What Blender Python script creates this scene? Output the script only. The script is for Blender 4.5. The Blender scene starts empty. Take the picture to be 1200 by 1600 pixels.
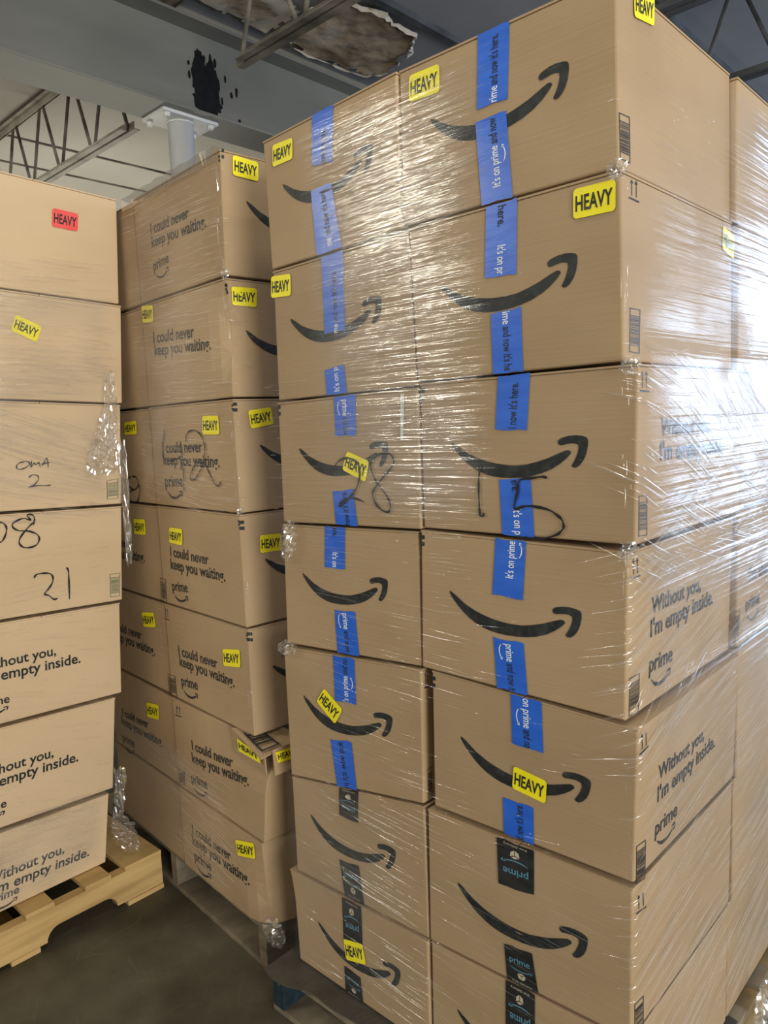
# ---------------------------------------------------------------- imports
import bpy, bmesh, math, random
from mathutils import Vector, Matrix, noise
scn = bpy.context.scene
COL = scn.collection
random.seed(4)

# ---------------------------------------------------------------- camera
cam_data = bpy.data.cameras.new('camera')
cam = bpy.data.objects.new('camera', cam_data)
COL.objects.link(cam)
cam_data.sensor_fit = 'VERTICAL'
cam_data.sensor_height = 24.0
cam_data.lens = 24.0 * 1171.1 / 1600.0
cam_data.clip_start = 0.02
CAM_R = Vector((0.73061997, 0.68144962, -0.04267175))
CAM_U = Vector((-0.04751628, 0.11309101, 0.9924478))
CAM_F = Vector((-0.68112896, 0.72307458, -0.1150065))
CAM_POS = Vector((0, 0, 1.586))
cam.matrix_world = Matrix(((CAM_R.x, CAM_U.x, -CAM_F.x, CAM_POS.x), (CAM_R.y, CAM_U.y, -CAM_F.y, CAM_POS.y),
                           (CAM_R.z, CAM_U.z, -CAM_F.z, CAM_POS.z), (0, 0, 0, 1)))
scn.camera = cam

# ---------------------------------------------------------------- world, lamps, exposure
scn.view_settings.view_transform = 'Standard'
scn.view_settings.look = 'None'
scn.view_settings.gamma = 1.0
scn.view_settings.use_curve_mapping = False
scn.view_settings.exposure = 0.0
scn.cycles.use_denoising = True
scn.cycles.max_bounces = 8
scn.cycles.transparent_max_bounces = 24
world = bpy.data.worlds.new('world')
scn.world = world
world.use_nodes = True
bg = world.node_tree.nodes['Background']
bg.inputs[0].default_value = (1.0, 0.95, 0.84, 1)
bg.inputs[1].default_value = 0.54

def lamp(name, loc, size, power, color, rot=(0, 0, 0)):
    d = bpy.data.lights.new(name, 'AREA')
    d.shape = 'RECTANGLE'
    d.size, d.size_y = size
    d.energy = power
    d.color = color
    o = bpy.data.objects.new(name, d)
    o.location = loc
    o.rotation_euler = rot
    COL.objects.link(o)
    return o

WARM = (1.0, 0.945, 0.78)
COOL = (0.54, 0.72, 1.0)
lamp('lamp_over_aisle', (-3.45, -1.55, 3.05), (1.0, 0.16), 42, WARM, (math.radians(42), 0, 0))
lamp('corner_fill', (-0.50, 0.95, 3.45), (0.35, 1.3), 18, WARM)  # unseen overhead fill, added to brighten the left stack
lamp('lamp_over_stacks', (0.35, 2.3, 3.45), (0.12, 1.1), 14, WARM)
lamp('west_bay_fill', (-6.2, 3.2, 1.7), (1.2, 2.4), 42, WARM, (math.radians(180), 0, 0))  # upward fill added to lighten the pale ceiling, not a fixture
lamp('roof_fill', (-0.50, 0.95, 3.25), (0.35, 1.3), 16, WARM, (0, math.radians(-115), 0))  # second fill, turned upward, added to lift the roof steel
lamp('dock_door_daylight', (1.7, 9.3, 2.0), (2.4, 3.2), 320, COOL, (math.radians(90), 0, math.radians(180)))
lamp('side_fill', (4.8, -0.9, 1.6), (2.6, 2.6), 320, (1.0, 0.96, 0.88), (0, math.radians(90), 0))  # broad fill added to brighten the left stack; no door is built here

# ---------------------------------------------------------------- measured cartons and prints (metres / face fractions)
BOXES = {
 'R1': ([[-1.0365, 1.194, 1.9846], [-0.5724, 1.194, 1.9823], [-0.576, 1.194, 2.2762], [-1.0317, 1.194, 2.281]], [0.0, 0.515, 0.0]),
 'R2': ([[-1.0103, 1.19, 1.6717], [-0.5652, 1.19, 1.6741], [-0.5676, 1.19, 1.9775], [-1.0174, 1.19, 1.9763]], [0.0, 0.515, 0.0]),
 'R3': ([[-1.0103, 1.193, 1.3682], [-0.5474, 1.193, 1.367], [-0.5414, 1.193, 1.6681], [-1.0067, 1.193, 1.6669]], [0.0, 0.515, 0.0]),
 'R4': ([[-1.027, 1.19, 1.0636], [-0.5652, 1.19, 1.0553], [-0.5581, 1.19, 1.3551], [-1.0163, 1.19, 1.3635]], [0.0, 0.515, 0.0]),
 'R5': ([[-1.0103, 1.194, 0.7506], [-0.5534, 1.194, 0.7566], [-0.5438, 1.194, 1.0446], [-1.0032, 1.194, 1.06]], [0.0, 0.515, 0.0]),
 'R6': ([[-1.0365, 1.192, 0.4234], [-0.5593, 1.192, 0.4472], [-0.5545, 1.192, 0.7459], [-1.0282, 1.192, 0.7387]], [0.0, 0.515, 0.0]),
 'R7': ([[-1.0424, 1.195, 0.1425], [-0.5641, 1.195, 0.1425], [-0.5617, 1.195, 0.44], [-1.0353, 1.195, 0.4174]], [0.0, 0.515, 0.0]),
 'L1': ([[-1.4578, 1.19, 1.9704], [-1.0412, 1.19, 1.9799], [-1.0365, 1.19, 2.281], [-1.4637, 1.19, 2.2655]], [0.0, 0.515, 0.0]),
 'L2': ([[-1.4649, 1.193, 1.6574], [-1.0151, 1.193, 1.6645], [-1.0234, 1.193, 1.9739], [-1.4578, 1.193, 1.9656]], [0.0, 0.515, 0.0]),
 'L3': ([[-1.4697, 1.19, 1.3551], [-1.0163, 1.19, 1.3647], [-1.0127, 1.19, 1.6598], [-1.4649, 1.19, 1.6514]], [0.0, 0.515, 0.0]),
 'L4': ([[-1.4887, 1.194, 1.0374], [-1.0329, 1.194, 1.0624], [-1.0282, 1.194, 1.3587], [-1.478, 1.194, 1.348]], [0.0, 0.515, 0.0]),
 'L5': ([[-1.4994, 1.19, 0.6768], [-1.0389, 1.19, 0.7471], [-1.0317, 1.19, 1.0565], [-1.4994, 1.19, 1.0267]], [0.0, 0.515, 0.0]),
 'L6': ([[-1.5018, 1.193, 0.4055], [-1.0412, 1.193, 0.4222], [-1.0401, 1.193, 0.7399], [-1.5006, 1.193, 0.6709]], [0.0, 0.515, 0.0]),
 'L7': ([[-1.5101, 1.191, 0.1425], [-1.0472, 1.191, 0.1425], [-1.0436, 1.191, 0.415], [-1.5184, 1.191, 0.3984]], [0.0, 0.515, 0.0]),
 'K1': ([[-1.022, 1.716, 1.979], [-0.562, 1.716, 1.979], [-0.562, 1.716, 2.268], [-1.022, 1.716, 2.268]], [0.0, 0.515, 0.0]),
 'K2': ([[-1.016, 1.722, 1.668], [-0.556, 1.722, 1.668], [-0.556, 1.722, 1.973], [-1.016, 1.722, 1.973]], [0.0, 0.515, 0.0]),
 'K3': ([[-1.008, 1.716, 1.372], [-0.548, 1.716, 1.372], [-0.548, 1.716, 1.662], [-1.008, 1.716, 1.662]], [0.0, 0.515, 0.0]),
 'K4': ([[-1.012, 1.72, 1.058], [-0.552, 1.72, 1.058], [-0.552, 1.72, 1.366], [-1.012, 1.72, 1.366]], [0.0, 0.515, 0.0]),
 'K5': ([[-1.008, 1.716, 0.752], [-0.548, 1.716, 0.752], [-0.548, 1.716, 1.052], [-1.008, 1.716, 1.052]], [0.0, 0.515, 0.0]),
 'K6': ([[-1.016, 1.721, 0.442], [-0.556, 1.721, 0.442], [-0.556, 1.721, 0.746], [-1.016, 1.721, 0.746]], [0.0, 0.515, 0.0]),
 'K7': ([[-1.025, 1.719, 0.143], [-0.565, 1.719, 0.143], [-0.565, 1.719, 0.437], [-1.025, 1.719, 0.437]], [0.0, 0.515, 0.0]),
 'B1': ([[-2.1634, 1.2396, 1.992], [-1.66, 1.2, 1.992], [-1.648, 1.1991, 2.301], [-2.1634, 1.2396, 2.301]], [0.0357, 0.4536, 0.0]),
 'C1': ([[-2.6785, 1.2842, 1.992], [-2.1711, 1.2442, 1.992], [-2.1711, 1.2442, 2.298], [-2.6785, 1.2842, 2.298]], [0.0357, 0.4536, 0.0]),
 'B2': ([[-2.1634, 1.2396, 1.677], [-1.662, 1.2002, 1.677], [-1.662, 1.2002, 1.985], [-2.1634, 1.2396, 1.985]], [0.0357, 0.4536, 0.0]),
 'C2': ([[-2.6785, 1.2842, 1.677], [-2.1711, 1.2442, 1.677], [-2.1711, 1.2442, 1.982], [-2.6785, 1.2842, 1.982]], [0.0357, 0.4536, 0.0]),
 'B3': ([[-2.1634, 1.2396, 1.366], [-1.664, 1.2003, 1.366], [-1.664, 1.2003, 1.672], [-2.1634, 1.2396, 1.672]], [0.0357, 0.4536, 0.0]),
 'C3': ([[-2.6785, 1.2842, 1.366], [-2.1711, 1.2442, 1.366], [-2.1711, 1.2442, 1.669], [-2.6785, 1.2842, 1.669]], [0.0357, 0.4536, 0.0]),
 'B4': ([[-2.1634, 1.2396, 1.047], [-1.67, 1.2008, 1.047], [-1.67, 1.2008, 1.361], [-2.1634, 1.2396, 1.361]], [0.0357, 0.4536, 0.0]),
 'C4': ([[-2.6785, 1.2842, 1.047], [-2.1711, 1.2442, 1.047], [-2.1711, 1.2442, 1.358], [-2.6785, 1.2842, 1.358]], [0.0357, 0.4536, 0.0]),
 'B5': ([[-2.1634, 1.2396, 0.735], [-1.666, 1.2005, 0.735], [-1.666, 1.2005, 1.042], [-2.1634, 1.2396, 1.042]], [0.0357, 0.4536, 0.0]),
 'C5': ([[-2.6785, 1.2842, 0.735], [-2.1711, 1.2442, 0.735], [-2.1711, 1.2442, 1.039], [-2.6785, 1.2842, 1.039]], [0.0357, 0.4536, 0.0]),
 'B6': ([[-2.1634, 1.2396, 0.424], [-1.65, 1.1992, 0.424], [-1.6052, 1.1957, 0.728], [-2.1634, 1.2396, 0.728]], [0.0357, 0.4536, 0.0]),
 'C6': ([[-2.6785, 1.2842, 0.424], [-2.1711, 1.2442, 0.424], [-2.1711, 1.2442, 0.725], [-2.6785, 1.2842, 0.725]], [0.0357, 0.4536, 0.0]),
 'B7': ([[-2.1634, 1.2396, 0.143], [-1.66, 1.2, 0.143], [-1.664, 1.2003, 0.418], [-2.1634, 1.2396, 0.418]], [0.0357, 0.4536, 0.0]),
 'C7': ([[-2.6785, 1.2842, 0.143], [-2.1711, 1.2442, 0.143], [-2.1711, 1.2442, 0.415], [-2.6785, 1.2842, 0.415]], [0.0357, 0.4536, 0.0]),
 'A1': ([[-2.279, 0.7136, 2.0279], [-2.279, 1.2286, 2.0059], [-2.2609, 1.2389, 2.3237], [-2.2609, 0.7239, 2.3457]], [-0.45, 0.0, 0.0]),
 'A2': ([[-2.2968, 0.7062, 1.7151], [-2.2968, 1.2212, 1.6931], [-2.2793, 1.2349, 2.0004], [-2.2793, 0.7199, 2.0224]], [-0.45, 0.0, 0.0]),
 'A3': ([[-2.3153, 0.6847, 1.3881], [-2.3153, 1.1997, 1.3661], [-2.2971, 1.2142, 1.687], [-2.2971, 0.6992, 1.709]], [-0.45, 0.0, 0.0]),
 'A4': ([[-2.3336, 0.6681, 1.0659], [-2.3336, 1.1831, 1.0439], [-2.3158, 1.1992, 1.3576], [-2.3158, 0.6842, 1.3796]], [-0.45, 0.0, 0.0]),
 'A5': ([[-2.3518, 0.647, 0.7464], [-2.3518, 1.162, 0.7244], [-2.3342, 1.1734, 1.0349], [-2.3342, 0.6584, 1.0569]], [-0.45, 0.0, 0.0]),
 'A6': ([[-2.3703, 0.5974, 0.4201], [-2.3703, 1.1124, 0.3981], [-2.3524, 1.1383, 0.7135], [-2.3524, 0.6233, 0.7355]], [-0.45, 0.0, 0.0]),
 'A7': ([[-2.3845, 0.5546, 0.143], [-2.3845, 1.0696, 0.143], [-2.3711, 1.0955, 0.384], [-2.3711, 0.5805, 0.404]], [-0.45, 0.0, 0.0]),
}
SWOOSH = [[0.0001, 0.0012], [0.0141, -0.0058], [0.0385, -0.0206], [0.0627, -0.0301], [0.0819, -0.0356], [0.1054, -0.0403], [0.1285, -0.0426], [0.1513, -0.043], [0.1736, -0.0412], [0.1955, -0.0362], [0.217, -0.0299], [0.238, -0.0216], [0.2545, -0.0156], [0.2605, -0.0166], [0.2624, -0.0208], [0.2541, -0.0295], [0.2416, -0.0391], [0.2247, -0.049], [0.2033, -0.0573], [0.1815, -0.0625], [0.1593, -0.0657], [0.1366, -0.067], [0.1181, -0.0668], [0.0994, -0.065], [0.0829, -0.0616], [0.0662, -0.0558], [0.0518, -0.0491], [0.0373, -0.04], [0.0239, -0.0294], [0.0132, -0.0195], [0.0045, -0.0106], [-0.0002, -0.0035]]
ARROW = [[0.2367, 0.0005], [0.2422, 0.0049], [0.2492, 0.0071], [0.2593, 0.0094], [0.2712, 0.01], [0.283, 0.0088], [0.2915, 0.0062], [0.2944, 0.0015], [0.2942, -0.008], [0.2915, -0.0213], [0.2866, -0.0325], [0.2797, -0.0411], [0.2729, -0.0458], [0.2669, -0.0463], [0.2638, -0.0427], [0.2667, -0.0379], [0.2709, -0.0309], [0.2747, -0.0218], [0.2769, -0.0135], [0.2763, -0.0065], [0.2689, -0.0042], [0.2609, -0.0041], [0.2508, -0.0058], [0.2418, -0.0074], [0.2374, -0.0049]]
ARROW_CORNER = [0.2945, 0.0039]
DECALS = [
 ['sticker', 'R1', 'front', [[0.0596, 0.9397], [0.2247, 0.9338], [0.2235, 0.7643], [0.0557, 0.7759]], 'y'],
 ['tape', 'R1', 'front', [[0.4201, 1.0], [0.5689, 1.0], [0.5531, 0.5727], [0.4087, 0.5759]], 'b', [['rime', 'w', 0.78, 0.99, 'u'], ["and now it's here.", 'k', 0.1, 0.76, 'u']]],
 ['tape', 'R1', 'front', [[0.4004, 0.5008], [0.5455, 0.5066], [0.5668, 0.0], [0.4205, 0.0]], 'b', [["It's on prime", 'w', 0.36, 0.84, 'u'], ['and now', 'k', 0.03, 0.33, 'u']]],
 ['smile', 'R1', 'front', [0.1699, 0.6223], [0.8163, 0.6397]],
 ['sticker', 'R1', 'right', [[0.117, 0.9899], [0.2724, 1.0446], [0.267, 0.8807], [0.1171, 0.8433]], 'y'],
 ['barcode', 'R1', 'right', [[0.0048, 0.2883], [0.0795, 0.2962], [0.0788, 0.0484], [0.0066, 0.0461]], 'k'],
 ['sticker', 'R2', 'front', [[0.8152, 0.9599], [0.9828, 0.9549], [0.9811, 0.7944], [0.8125, 0.8006]], 'y'],
 ['tape', 'R2', 'front', [[0.4186, 1.0], [0.5681, 1.0], [0.5523, 0.5723], [0.3988, 0.5842]], 'b', [['here.', 'k', 0.04, 0.32, 'd'], ["It's on pr", 'w', 0.58, 0.98, 'd']]],
 ['tape', 'R2', 'front', [[0.4229, 0.3643], [0.5705, 0.3751], [0.57, 0.0], [0.421, 0.0]], 'b', [['ime', 'w', 0.02, 0.22, 'd'], ["and now it's he", 'k', 0.26, 0.97, 'd']]],
 ['smile', 'R2', 'front', [0.1631, 0.5956], [0.8248, 0.6085]],
 ['arrows', 'R2', 'right', [[0.0547, 0.9704], [0.1281, 0.9813], [0.1263, 0.8639], [0.053, 0.8679]]],
 ['barcode', 'R2', 'right', [[0.0487, 0.2906], [0.1232, 0.2889], [0.1173, 0.0457], [0.0425, 0.0512]], 'k'],
 ['sticker', 'R2', 'right', [[0.8859, 0.9463], [1.0193, 0.9072], [1.0112, 0.7502], [0.8746, 0.7937]], 'y'],
 ['tape', 'R3', 'front', [[0.4146, 1.0], [0.5642, 1.0], [0.5479, 0.6653], [0.3966, 0.6693]], 'b', [["l now it's here.", 'k', 0.14, 0.98, 'u']]],
 ['tape', 'R3', 'front', [[0.4135, 0.3524], [0.5633, 0.3668], [0.5805, 0.0], [0.4272, 0.0]], 'b', [['ere.', 'k', 0.02, 0.22, 'd'], ["It's on p", 'w', 0.52, 0.98, 'd']]],
 ['smile', 'R3', 'front', [0.17, 0.5915], [0.8117, 0.6015]],
 ['marker', 'R3', 'front', [[[0.3228, 0.4461], [0.3168, 0.3801], [0.314, 0.3204], [0.3149, 0.2273], [0.3189, 0.1273], [0.3291, 0.1107], [0.3429, 0.1332]], [[0.6413, 0.3714], [0.6187, 0.3769], [0.5726, 0.3671], [0.516, 0.3529], [0.504, 0.2762], [0.4879, 0.1729], [0.5342, 0.1889], [0.5719, 0.194], [0.6455, 0.1779], [0.6903, 0.1419], [0.7079, 0.1152], [0.7141, 0.079], [0.7036, 0.0533], [0.6813, 0.0262], [0.6177, -0.0035], [0.5522, -0.0085], [0.4945, -0.0048]]], 1.0],
 ['arrows', 'R3', 'right', [[0.0131, 0.9624], [0.0812, 0.9613], [0.084, 0.8456], [0.0155, 0.8505]]],
 ['barcode', 'R3', 'right', [[0.0195, 0.2761], [0.0849, 0.269], [0.0882, 0.0374], [0.0222, 0.0451]], 'k'],
 ['text', 'R3', 'right', 'Without you,', [0.18, 0.6], [0.64, 0.595]],
 ['text', 'R3', 'right', "I'm empty inside.", [0.18, 0.455], [0.78, 0.45]],
 ['bars', 'R3', 'front', [[-0.0044, 0.9672], [0.0271, 0.968], [0.0252, 0.8817], [-0.0064, 0.8817]]],
 ['tape', 'R4', 'front', [[0.4141, 1.0], [0.5632, 1.0], [0.5511, 0.6205], [0.3979, 0.6278]], 'b', [["It's on prime", 'w', 0.02, 0.66, 'u']]],
 ['tape', 'R4', 'front', [[0.404, 0.3363], [0.5538, 0.3424], [0.5739, 0.0], [0.4213, 0.0]], 'b', [['prime', 'w', 0.08, 0.42, 'd'], ['and now it', 'k', 0.46, 0.99, 'd']]],
 ['smile', 'R4', 'front', [0.1691, 0.5984], [0.8152, 0.6048]],
 ['bars', 'R4', 'front', [[0.0024, 0.9645], [0.0225, 0.9657], [0.0219, 0.8899], [0.0018, 0.8883]]],
 ['arrows', 'R4', 'right', [[0.0189, 0.9595], [0.0835, 0.9511], [0.0927, 0.835], [0.0218, 0.8362]]],
 ['barcode', 'R4', 'right', [[0.0233, 0.2493], [0.1017, 0.2456], [0.1014, 0.0073], [0.0238, 0.0136]], 'k'],
 ['text', 'R4', 'right', 'Without you,', [0.1847, 0.5749], [0.645, 0.5683]],
 ['text', 'R4', 'right', "I'm empty inside.", [0.1796, 0.4319], [0.7855, 0.4296]],
 ['text', 'R4', 'right', 'prime', [0.178, 0.2091], [0.3816, 0.1937]],
 ['tape', 'R5', 'front', [[0.4361, 1.0], [0.5856, 1.0], [0.5967, 0.6617], [0.4431, 0.6534]], 'b', [['on prime', 'w', 0.02, 0.6, 'd'], ['and no', 'k', 0.64, 0.99, 'd']]],
 ['tape', 'R5', 'front', [[0.3949, 0.2593], [0.5487, 0.2602], [0.5537, 0.0], [0.3997, 0.0]], 'b', [["d now it's here.", 'k', 0.05, 0.99, 'u']]],
 ['sticker', 'R5', 'front', [[0.4511, 0.5065], [0.6163, 0.4793], [0.6099, 0.3194], [0.4433, 0.3463]], 'y'],
 ['smile', 'R5', 'front', [0.1662, 0.5854], [0.8138, 0.574]],
 ['bars', 'R5', 'front', [[-0.003, 0.9592], [0.0207, 0.9604], [0.0196, 0.8804], [-0.0042, 0.8832]]],
 ['arrows', 'R5', 'right', [[0.011, 0.9574], [0.0795, 0.9524], [0.0865, 0.8399], [0.0159, 0.8236]]],
 ['barcode', 'R5', 'right', [[0.0109, 0.237], [0.0859, 0.2229], [0.0925, -0.0503], [0.0177, -0.0258]], 'k'],
 ['text', 'R5', 'right', 'Without you,', [0.1727, 0.5574], [0.6133, 0.5584]],
 ['text', 'R5', 'right', "I'm empty inside.", [0.1708, 0.4096], [0.742, 0.4206]],
 ['text', 'R5', 'right', 'prime', [0.1626, 0.1818], [0.3602, 0.1775]],
 ['tape', 'R6', 'front', [[0.3878, 1.0], [0.5738, 1.0], [0.5744, 0.693], [0.3986, 0.6713]], 'k', []],
 ['tape', 'R6', 'front', [[0.4243, 0.2532], [0.5662, 0.2763], [0.5946, 0.0], [0.4384, 0.0]], 'k', []],
 ['smile', 'R6', 'front', [0.174, 0.5417], [0.8196, 0.5591]],
 ['arrows', 'R6', 'right', [[0.0275, 0.9278], [0.1035, 0.9019], [0.1109, 0.7844], [0.0293, 0.8093]]],
 ['barcode', 'R6', 'right', [[0.0253, 0.2131], [0.0996, 0.1964], [0.104, -0.0616], [0.029, -0.0395]], 'k'],
 ['tape', 'R7', 'front', [[0.4272, 1.0], [0.5748, 1.0], [0.5733, 0.6073], [0.4249, 0.582]], 'k', []],
 ['smile', 'R7', 'front', [0.1553, 0.5191]],
 ['sticker', 'L1', 'front', [[0.0868, 0.9327], [0.2556, 0.9158], [0.2465, 0.7627], [0.0772, 0.7704]], 'y'],
 ['tape', 'L1', 'front', [[0.4158, 1.0], [0.5748, 1.0], [0.5515, 0.6151], [0.3939, 0.6548]], 'b', [["now it's here.", 'k', 0.36, 0.99, 'u']]],
 ['tape', 'L1', 'front', [[0.375, 0.4774], [0.5329, 0.4777], [0.5899, 0.0], [0.3925, 0.0]], 'b', [['me', 'w', 0.8, 0.92, 'u'], ["and now it's here.", 'k', 0.05, 0.76, 'u']]],
 ['smile', 'L1', 'front', [0.1501, 0.6107], [0.8407, 0.6096]],
 ['sticker', 'L2', 'front', [[-0.0111, 0.9651], [0.1547, 0.9442], [0.1492, 0.7829], [-0.0193, 0.8026]], 'y'],
 ['tape', 'L2', 'front', [[0.4011, 1.0], [0.5647, 1.0], [0.5496, 0.4301], [0.3978, 0.4402]], 'b', [['me', 'w', 0.88, 0.99, 'u'], ["and now it's here.", 'k', 0.22, 0.86, 'u']]],
 ['tape', 'L2', 'front', [[0.3876, 0.1877], [0.5296, 0.2063], [0.5438, 0.0], [0.3949, 0.0]], 'b', [["It's on p", 'w', 0.02, 0.9, 'u']]],
 ['smile', 'L2', 'front', [0.1348, 0.6107], [0.8101, 0.6181]],
 ['tape', 'L3', 'front', [[0.4495, 1.0], [0.6062, 1.0], [0.601, 0.6948], [0.4535, 0.6951]], 'b', [['prime', 'w', 0.1, 0.5, 'd'], ['and now', 'k', 0.54, 0.98, 'd']]],
 ['tape', 'L3', 'front', [[0.417, 0.2686], [0.569, 0.2834], [0.5868, 0.0], [0.429, 0.0]], 'b', [["now it's here.", 'k', 0.04, 0.98, 'u']]],
 ['sticker', 'L3', 'front', [[0.5336, 0.5771], [0.6873, 0.4967], [0.6569, 0.3391], [0.4956, 0.4357]], 'y'],
 ['smile', 'L3', 'front', [0.1678, 0.6144], [0.8159, 0.6215]],
 ['strip', 'L3', 'front', [[0.9034, 0.968], [0.9262, 0.9653], [0.9135, 0.6391], [0.8967, 0.64]]],
 ['marker', 'L3', 'front', [[[0.4432, 0.4274], [0.454, 0.4797], [0.4986, 0.5176], [0.5594, 0.5222], [0.6057, 0.4888], [0.6249, 0.431], [0.6125, 0.3416], [0.5867, 0.2771], [0.5363, 0.2113], [0.4791, 0.1545], [0.467, 0.1634], [0.4992, 0.1973], [0.5607, 0.2184], [0.608, 0.2065], [0.645, 0.1881]], [[0.8536, 0.5004], [0.8332, 0.5438], [0.7788, 0.5496], [0.722, 0.5169], [0.7, 0.4675], [0.7177, 0.3793], [0.7496, 0.3166], [0.8025, 0.2298], [0.8204, 0.1681], [0.8104, 0.1241], [0.7773, 0.1228], [0.7283, 0.1714], [0.7056, 0.2468], [0.7206, 0.2912], [0.7733, 0.3665], [0.8414, 0.4519], [0.8557, 0.5004]]], 1.0],
 ['bars', 'L3', 'front', [[0.0034, 0.9807], [0.0236, 0.9814], [0.0208, 0.8958], [0.0019, 0.8934]]],
 ['tape', 'L4', 'front', [[0.3539, 1.0], [0.5079, 1.0], [0.4983, 0.6783], [0.3461, 0.6808]], 'b', [['ere.', 'k', 0.02, 0.22, 'd'], ["It's on", 'w', 0.62, 0.98, 'd']]],
 ['tape', 'L4', 'front', [[0.4105, 0.3367], [0.562, 0.3458], [0.5832, 0.0], [0.4205, 0.0]], 'b', [['prime', 'w', 0.05, 0.42, 'd'], ['and now', 'k', 0.46, 0.96, 'd']]],
 ['smile', 'L4', 'front', [0.1619, 0.608], [0.8, 0.6199]],
 ['bars', 'L4', 'front', [[-0.0077, 0.9419], [0.0121, 0.9431], [0.012, 0.869], [-0.0078, 0.8677]]],
 ['tape', 'L5', 'front', [[0.4061, 1.0], [0.5622, 1.0], [0.5611, 0.66], [0.4026, 0.6604]], 'b', [["'s on prime", 'w', 0.42, 0.98, 'u'], ['and no', 'k', 0.04, 0.38, 'u']]],
 ['tape', 'L5', 'front', [[0.354, 0.3494], [0.5153, 0.3634], [0.5426, 0.0], [0.3913, 0.0]], 'b', [["and now it's h", 'k', 0.04, 0.97, 'd']]],
 ['sticker', 'L5', 'front', [[0.3255, 0.7374], [0.4602, 0.5967], [0.3961, 0.4742], [0.2586, 0.6253]], 'y'],
 ['smile', 'L5', 'front', [0.153, 0.6487], [0.8127, 0.6064]],
 ['bars', 'L5', 'front', [[-0.0196, 0.9857], [0.0057, 0.9862], [0.001, 0.9171], [-0.0217, 0.9192]]],
 ['arrows', 'L5', 'right', [[0.0206, 0.9791], [0.0438, 0.9731], [0.0459, 0.8494], [0.0184, 0.8535]]],
 ['barcode', 'L5', 'right', [[0.0292, 0.2452], [0.0575, 0.2468], [0.0604, 0.0189], [0.0317, 0.009]], 'k'],
 ['tape', 'L6', 'front', [[0.401, 1.0], [0.5491, 1.0], [0.5409, 0.7282], [0.3935, 0.7505]], 'k', []],
 ['tape', 'L6', 'front', [[0.3808, 0.3294], [0.5302, 0.3375], [0.5553, 0.0], [0.4069, 0.0]], 'k', []],
 ['smile', 'L6', 'front', [0.1552, 0.66], [0.8046, 0.5879]],
 ['tape', 'L7', 'front', [[0.409, 1.0], [0.5533, 1.0], [0.55, 0.6193], [0.4039, 0.5648]], 'k', []],
 ['tape', 'L7', 'front', [[0.3954, 0.2763], [0.5214, 0.2595], [0.5295, 0.0], [0.391, 0.0]], 'k', []],
 ['sticker', 'L7', 'front', [[0.4049, 0.5696], [0.5502, 0.6267], [0.5727, 0.4371], [0.4178, 0.3624]], 'y'],
 ['smile', 'L7', 'front', [0.1952, 0.5779], [0.8166, 0.5767]],
 ['text', 'K4', 'right', "I'm empty inside.", [0.14, 0.44], [0.745, 0.44]],
 ['text', 'K4', 'right', 'prime', [0.1035, 0.2365], [0.2943, 0.2343]],
 ['barcode', 'K4', 'right', [[-0.0416, 0.2741], [0.0315, 0.2669], [0.0115, 0.0449], [-0.0533, 0.0477]], 'k'],
 ['text', 'B1', 'front', 'I could never', [0.1992, 0.6021], [0.6517, 0.5881]],
 ['text', 'B1', 'front', 'keep you waiting.', [0.2021, 0.4794], [0.8265, 0.4516]],
 ['text', 'B1', 'front', 'prime', [0.2062, 0.2586], [0.3957, 0.2848]],
 ['text', 'B2', 'front', 'I could never', [0.1366, 0.6074], [0.6397, 0.5747]],
 ['text', 'B2', 'front', 'keep you waiting.', [0.1416, 0.4838], [0.808, 0.4384]],
 ['sticker', 'B2', 'front', [[0.012, 0.9939], [0.166, 0.9694], [0.1537, 0.8108], [0.0125, 0.8286]], 'y'],
 ['text', 'B3', 'front', 'I could never', [0.144, 0.5356], [0.6403, 0.5435]],
 ['text', 'B3', 'front', 'keep you waiting.', [0.1432, 0.4164], [0.8208, 0.4029]],
 ['text', 'B3', 'front', 'prime', [0.1434, 0.194], [0.3741, 0.2058]],
 ['sticker', 'B3', 'front', [[0.6689, 0.8748], [0.8456, 0.8668], [0.8446, 0.6992], [0.6562, 0.7053]], 'y'],
 ['marker', 'B3', 'front', [[[0.2011, 0.7652], [0.1671, 0.6065], [0.1523, 0.505], [0.1714, 0.4711], [0.226, 0.4598], [0.3254, 0.4756], [0.3918, 0.5054]], [[0.3921, 0.6196], [0.4007, 0.4891], [0.402, 0.3911], [0.4001, 0.2598], [0.3954, 0.164]], [[0.4625, 0.6425], [0.4766, 0.7063], [0.5161, 0.74], [0.5762, 0.7456], [0.6318, 0.7123], [0.6651, 0.6538], [0.6806, 0.5682], [0.6579, 0.4591], [0.6183, 0.3798], [0.5563, 0.2984], [0.5039, 0.2723], [0.4858, 0.2958], [0.5004, 0.3448], [0.5463, 0.4101], [0.5985, 0.4427], [0.647, 0.4433], [0.6989, 0.3817], [0.7548, 0.2671], [0.7944, 0.2335], [0.8173, 0.2469], [0.8267, 0.2749]]], 1.0],
 ['sticker', 'B4', 'front', [[0.1669, 0.7983], [0.3381, 0.8013], [0.3289, 0.6401], [0.151, 0.6438]], 'y'],
 ['text', 'B4', 'front', 'I could never', [0.1484, 0.507], [0.6297, 0.5012]],
 ['text', 'B4', 'front', 'keep you waiting.', [0.1397, 0.3771], [0.8099, 0.3783]],
 ['text', 'B4', 'front', 'prime', [0.1351, 0.152], [0.3469, 0.1773]],
 ['barcode', 'B4', 'front', [[-0.0318, 0.2492], [0.0493, 0.2475], [0.0424, 0.0003], [-0.0417, -0.0016]], 'k'],
 ['text', 'B5', 'front', 'I could never', [0.1493, 0.4859], [0.6367, 0.5163]],
 ['text', 'B5', 'front', 'keep you waiting.', [0.1539, 0.3757], [0.8214, 0.399]],
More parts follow.
